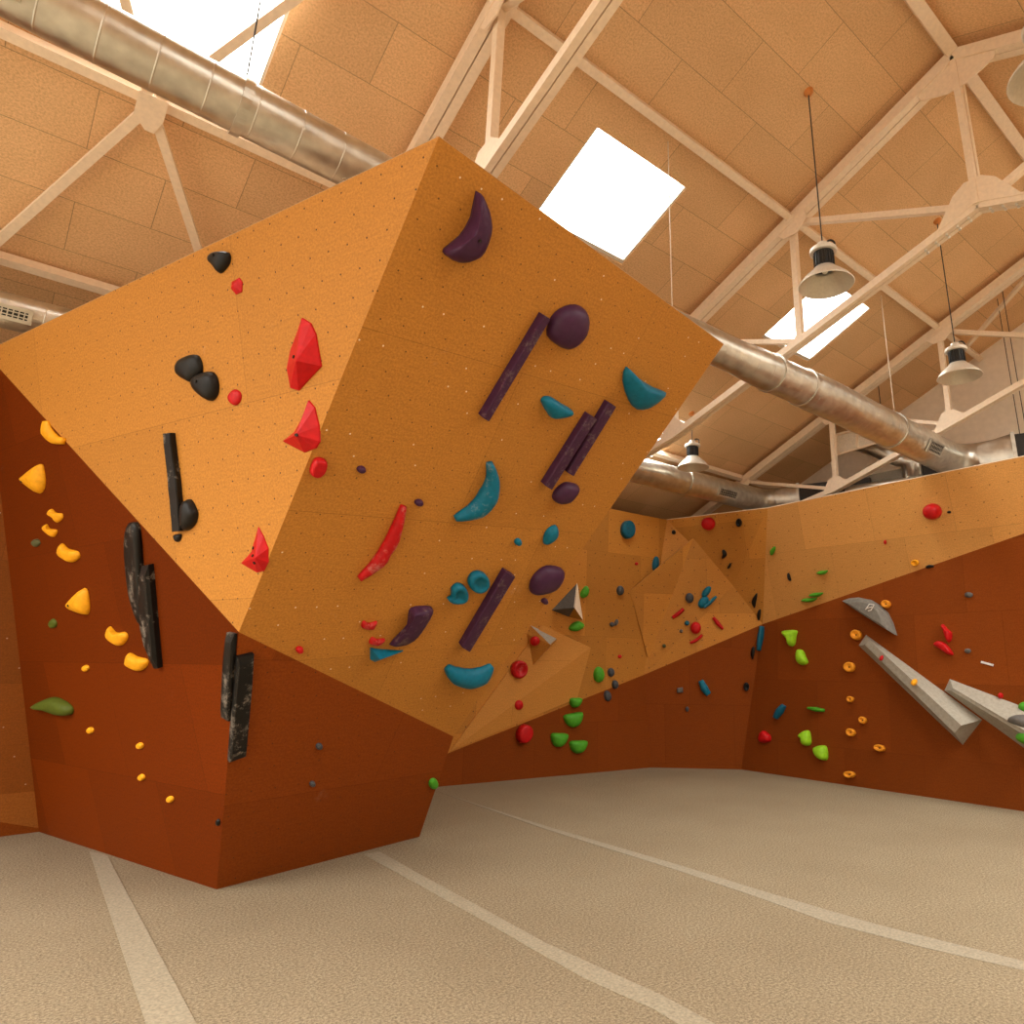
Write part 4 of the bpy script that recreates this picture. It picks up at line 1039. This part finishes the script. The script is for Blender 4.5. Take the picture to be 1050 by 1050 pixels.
# two long grey beam volumes
def ze(*p): return Z(850, 580, .190476, p)
def beam_volume(base, ridge, h0, h1, label):
    B = [pl.at(*q) for q in base]                       # upper start, upper end, lower end, lower start
    Rr = [pl.at(*ridge[0], h0), pl.at(*ridge[1], h1), pl.at(*ridge[2], h1 * .92), pl.at(*ridge[3], h0 * .9)]
    org = sum(B, Vector()) / 4
    root = empty('climbing_volume', org); tag(root, label, 'climbing volume')
    al = [p - org for p in B + Rr]
    for nm, f in (('top_face', (0, 1, 5, 4)), ('ridge_face', (4, 5, 6, 7)), ('front_face', (7, 6, 2, 3)), ('end_face', (1, 2, 6, 5)), ('end_face', (0, 4, 7, 3))):
        bm = bmesh.new(); vs = [bm.verts.new(al[i]) for i in f]; ff = bm.faces.new(vs)
        cen = sum((al[i] for i in f), Vector()) / 4; ctr = sum(al, Vector()) / 8
        ff.normal_update()
        if ff.normal.dot(cen - ctr) < 0: bmesh.ops.reverse_faces(bm, faces=[ff])
        ext_ = bmesh.ops.solidify(bm, geom=[ff], thickness=.012)
        link(nm, bm, HM['volume'], root)
    return root
beam_volume(ze((200, 372), (825, 830), (720, 965), (160, 430)), ze((212, 398), (712, 860), (676, 902), (192, 426)), .14, .42, 'long pale grey beam volume slanting down the right wall, whole one')
beam_volume(ze((650, 610), (1230, 830), (1200, 1090), (622, 672)), ze((668, 660), (1220, 985), (1205, 1005), (655, 672)), .12, .42, 'pale grey beam volume running out of the picture on the right')
FACE['VA'] = Plane(pl.at(*ze((200, 372))[0]), pl.at(*ze((825, 830))[0]), pl.at(*ze((712, 860))[0], .42))
FACE['VB'] = Plane(pl.at(*ze((650, 610))[0]), pl.at(*ze((1230, 830))[0]), pl.at(*ze((1220, 985))[0], .42))
dot('VA', 904, 674.3, 2.0, 'red', 'tiny red foothold on the upper end of the long grey beam', h=.05)
dot('VA', 937.6, 699, 3.4, 'yellow', 'yellow foothold on top of the long grey beam', ry=2.6, h=.05)
dot('RL', 1025.6, 713.2, 2.4, 'red', 'small red foothold above the cut off grey beam', ry=3.0, h=.06)
hold('VB', [(1044, 723), (1050, 720.6), (1060, 722), (1058, 728), (1049, 727)], .08, 'green', 'dark green hold cut off by the right edge, upper one')
hold('VB', [(1033, 736.5), (1042, 733.8), (1058, 735), (1064, 745), (1050, 743.5), (1040, 740)], .09, 'grey', 'grey crescent hold on the cut off grey beam')
FACE['VF'] = Plane(pl.at(*ze((622, 672))[0]), pl.at(*ze((1200, 1090))[0]), pl.at(*ze((1205, 1005))[0], .386))
hold('VF', [(1041, 755), (1046, 754), (1058, 758), (1058, 764), (1049, 761)], .08, 'green', 'dark green hold cut off by the right edge, lower one')

# ------------------------------------------------------------------ light
w = bpy.data.worlds.new('daylight'); SC.world = w; w.use_nodes = True
wt = w.node_tree; bg = wt.nodes['Background']
tc = nd(wt, 'ShaderNodeTexCoord'); sx = nd(wt, 'ShaderNodeSeparateXYZ'); wt.links.new(tc.outputs['Generated'], sx.inputs[0])
mr = nd(wt, 'ShaderNodeValToRGB'); el = mr.color_ramp.elements          # overcast sky: brightest overhead, dim ground
el[0].position = .30; el[0].color = (.9, .80, .66, 1); el[1].position = .52; el[1].color = (1.42, 1.24, 1.02, 1)
e3 = el.new(.62); e3.color = (2.35, 2.18, 1.92, 1); e4 = el.new(.9); e4.color = (15.0, 14.8, 14.2, 1)
mz = math_(wt, 'MULTIPLY_ADD', sx.outputs['Z'], .5, .5)
wt.links.new(mz, mr.inputs[0]); wt.links.new(mr.outputs[0], bg.inputs[0]); bg.inputs[1].default_value = 1.0
def area(name, loc, direction, sx, sy, power, col=(1, .94, .85)):
    l = bpy.data.lights.new(name, 'AREA'); l.shape = 'RECTANGLE'; l.size = sx; l.size_y = sy; l.energy = power; l.color = col
    o = bpy.data.objects.new(name, l); COL.objects.link(o); o.location = loc
    o.rotation_euler = Vector(direction).to_track_quat('-Z', 'Y').to_euler(); return o
def portal(name, loc, direction, sx, sy):
    o = area(name, loc, direction, sx, sy, 1); o.data.cycles.is_portal = True
for i, (x0, x1, y0, y1) in enumerate(SKY + SKY_ADDED):
    sg = 1 if i < len(SKY) else -1
    portal('daylight_portal', ((x0 + x1) / 2, (y0 + y1) / 2, slope_z((y0 + y1) / 2, BO + .2)), (0, -SN.y * sg, -SN.z), x1 - x0, (y1 - y0) / SN.z)
portal('daylight_portal', (X0 - .05, YR, 4.0), (1, 0, 0), 8.0, 16.4)

SC.view_settings.view_transform = 'Standard'; SC.view_settings.look = 'None'; SC.view_settings.gamma = 1.0
SC.view_settings.use_curve_mapping = False
SC.view_settings.exposure = .55
SC.cycles.use_denoising = True
SC.cycles.max_bounces = 10; SC.cycles.diffuse_bounces = 6; SC.cycles.transparent_max_bounces = 8
SC.cycles.sample_clamp_indirect = 8.0
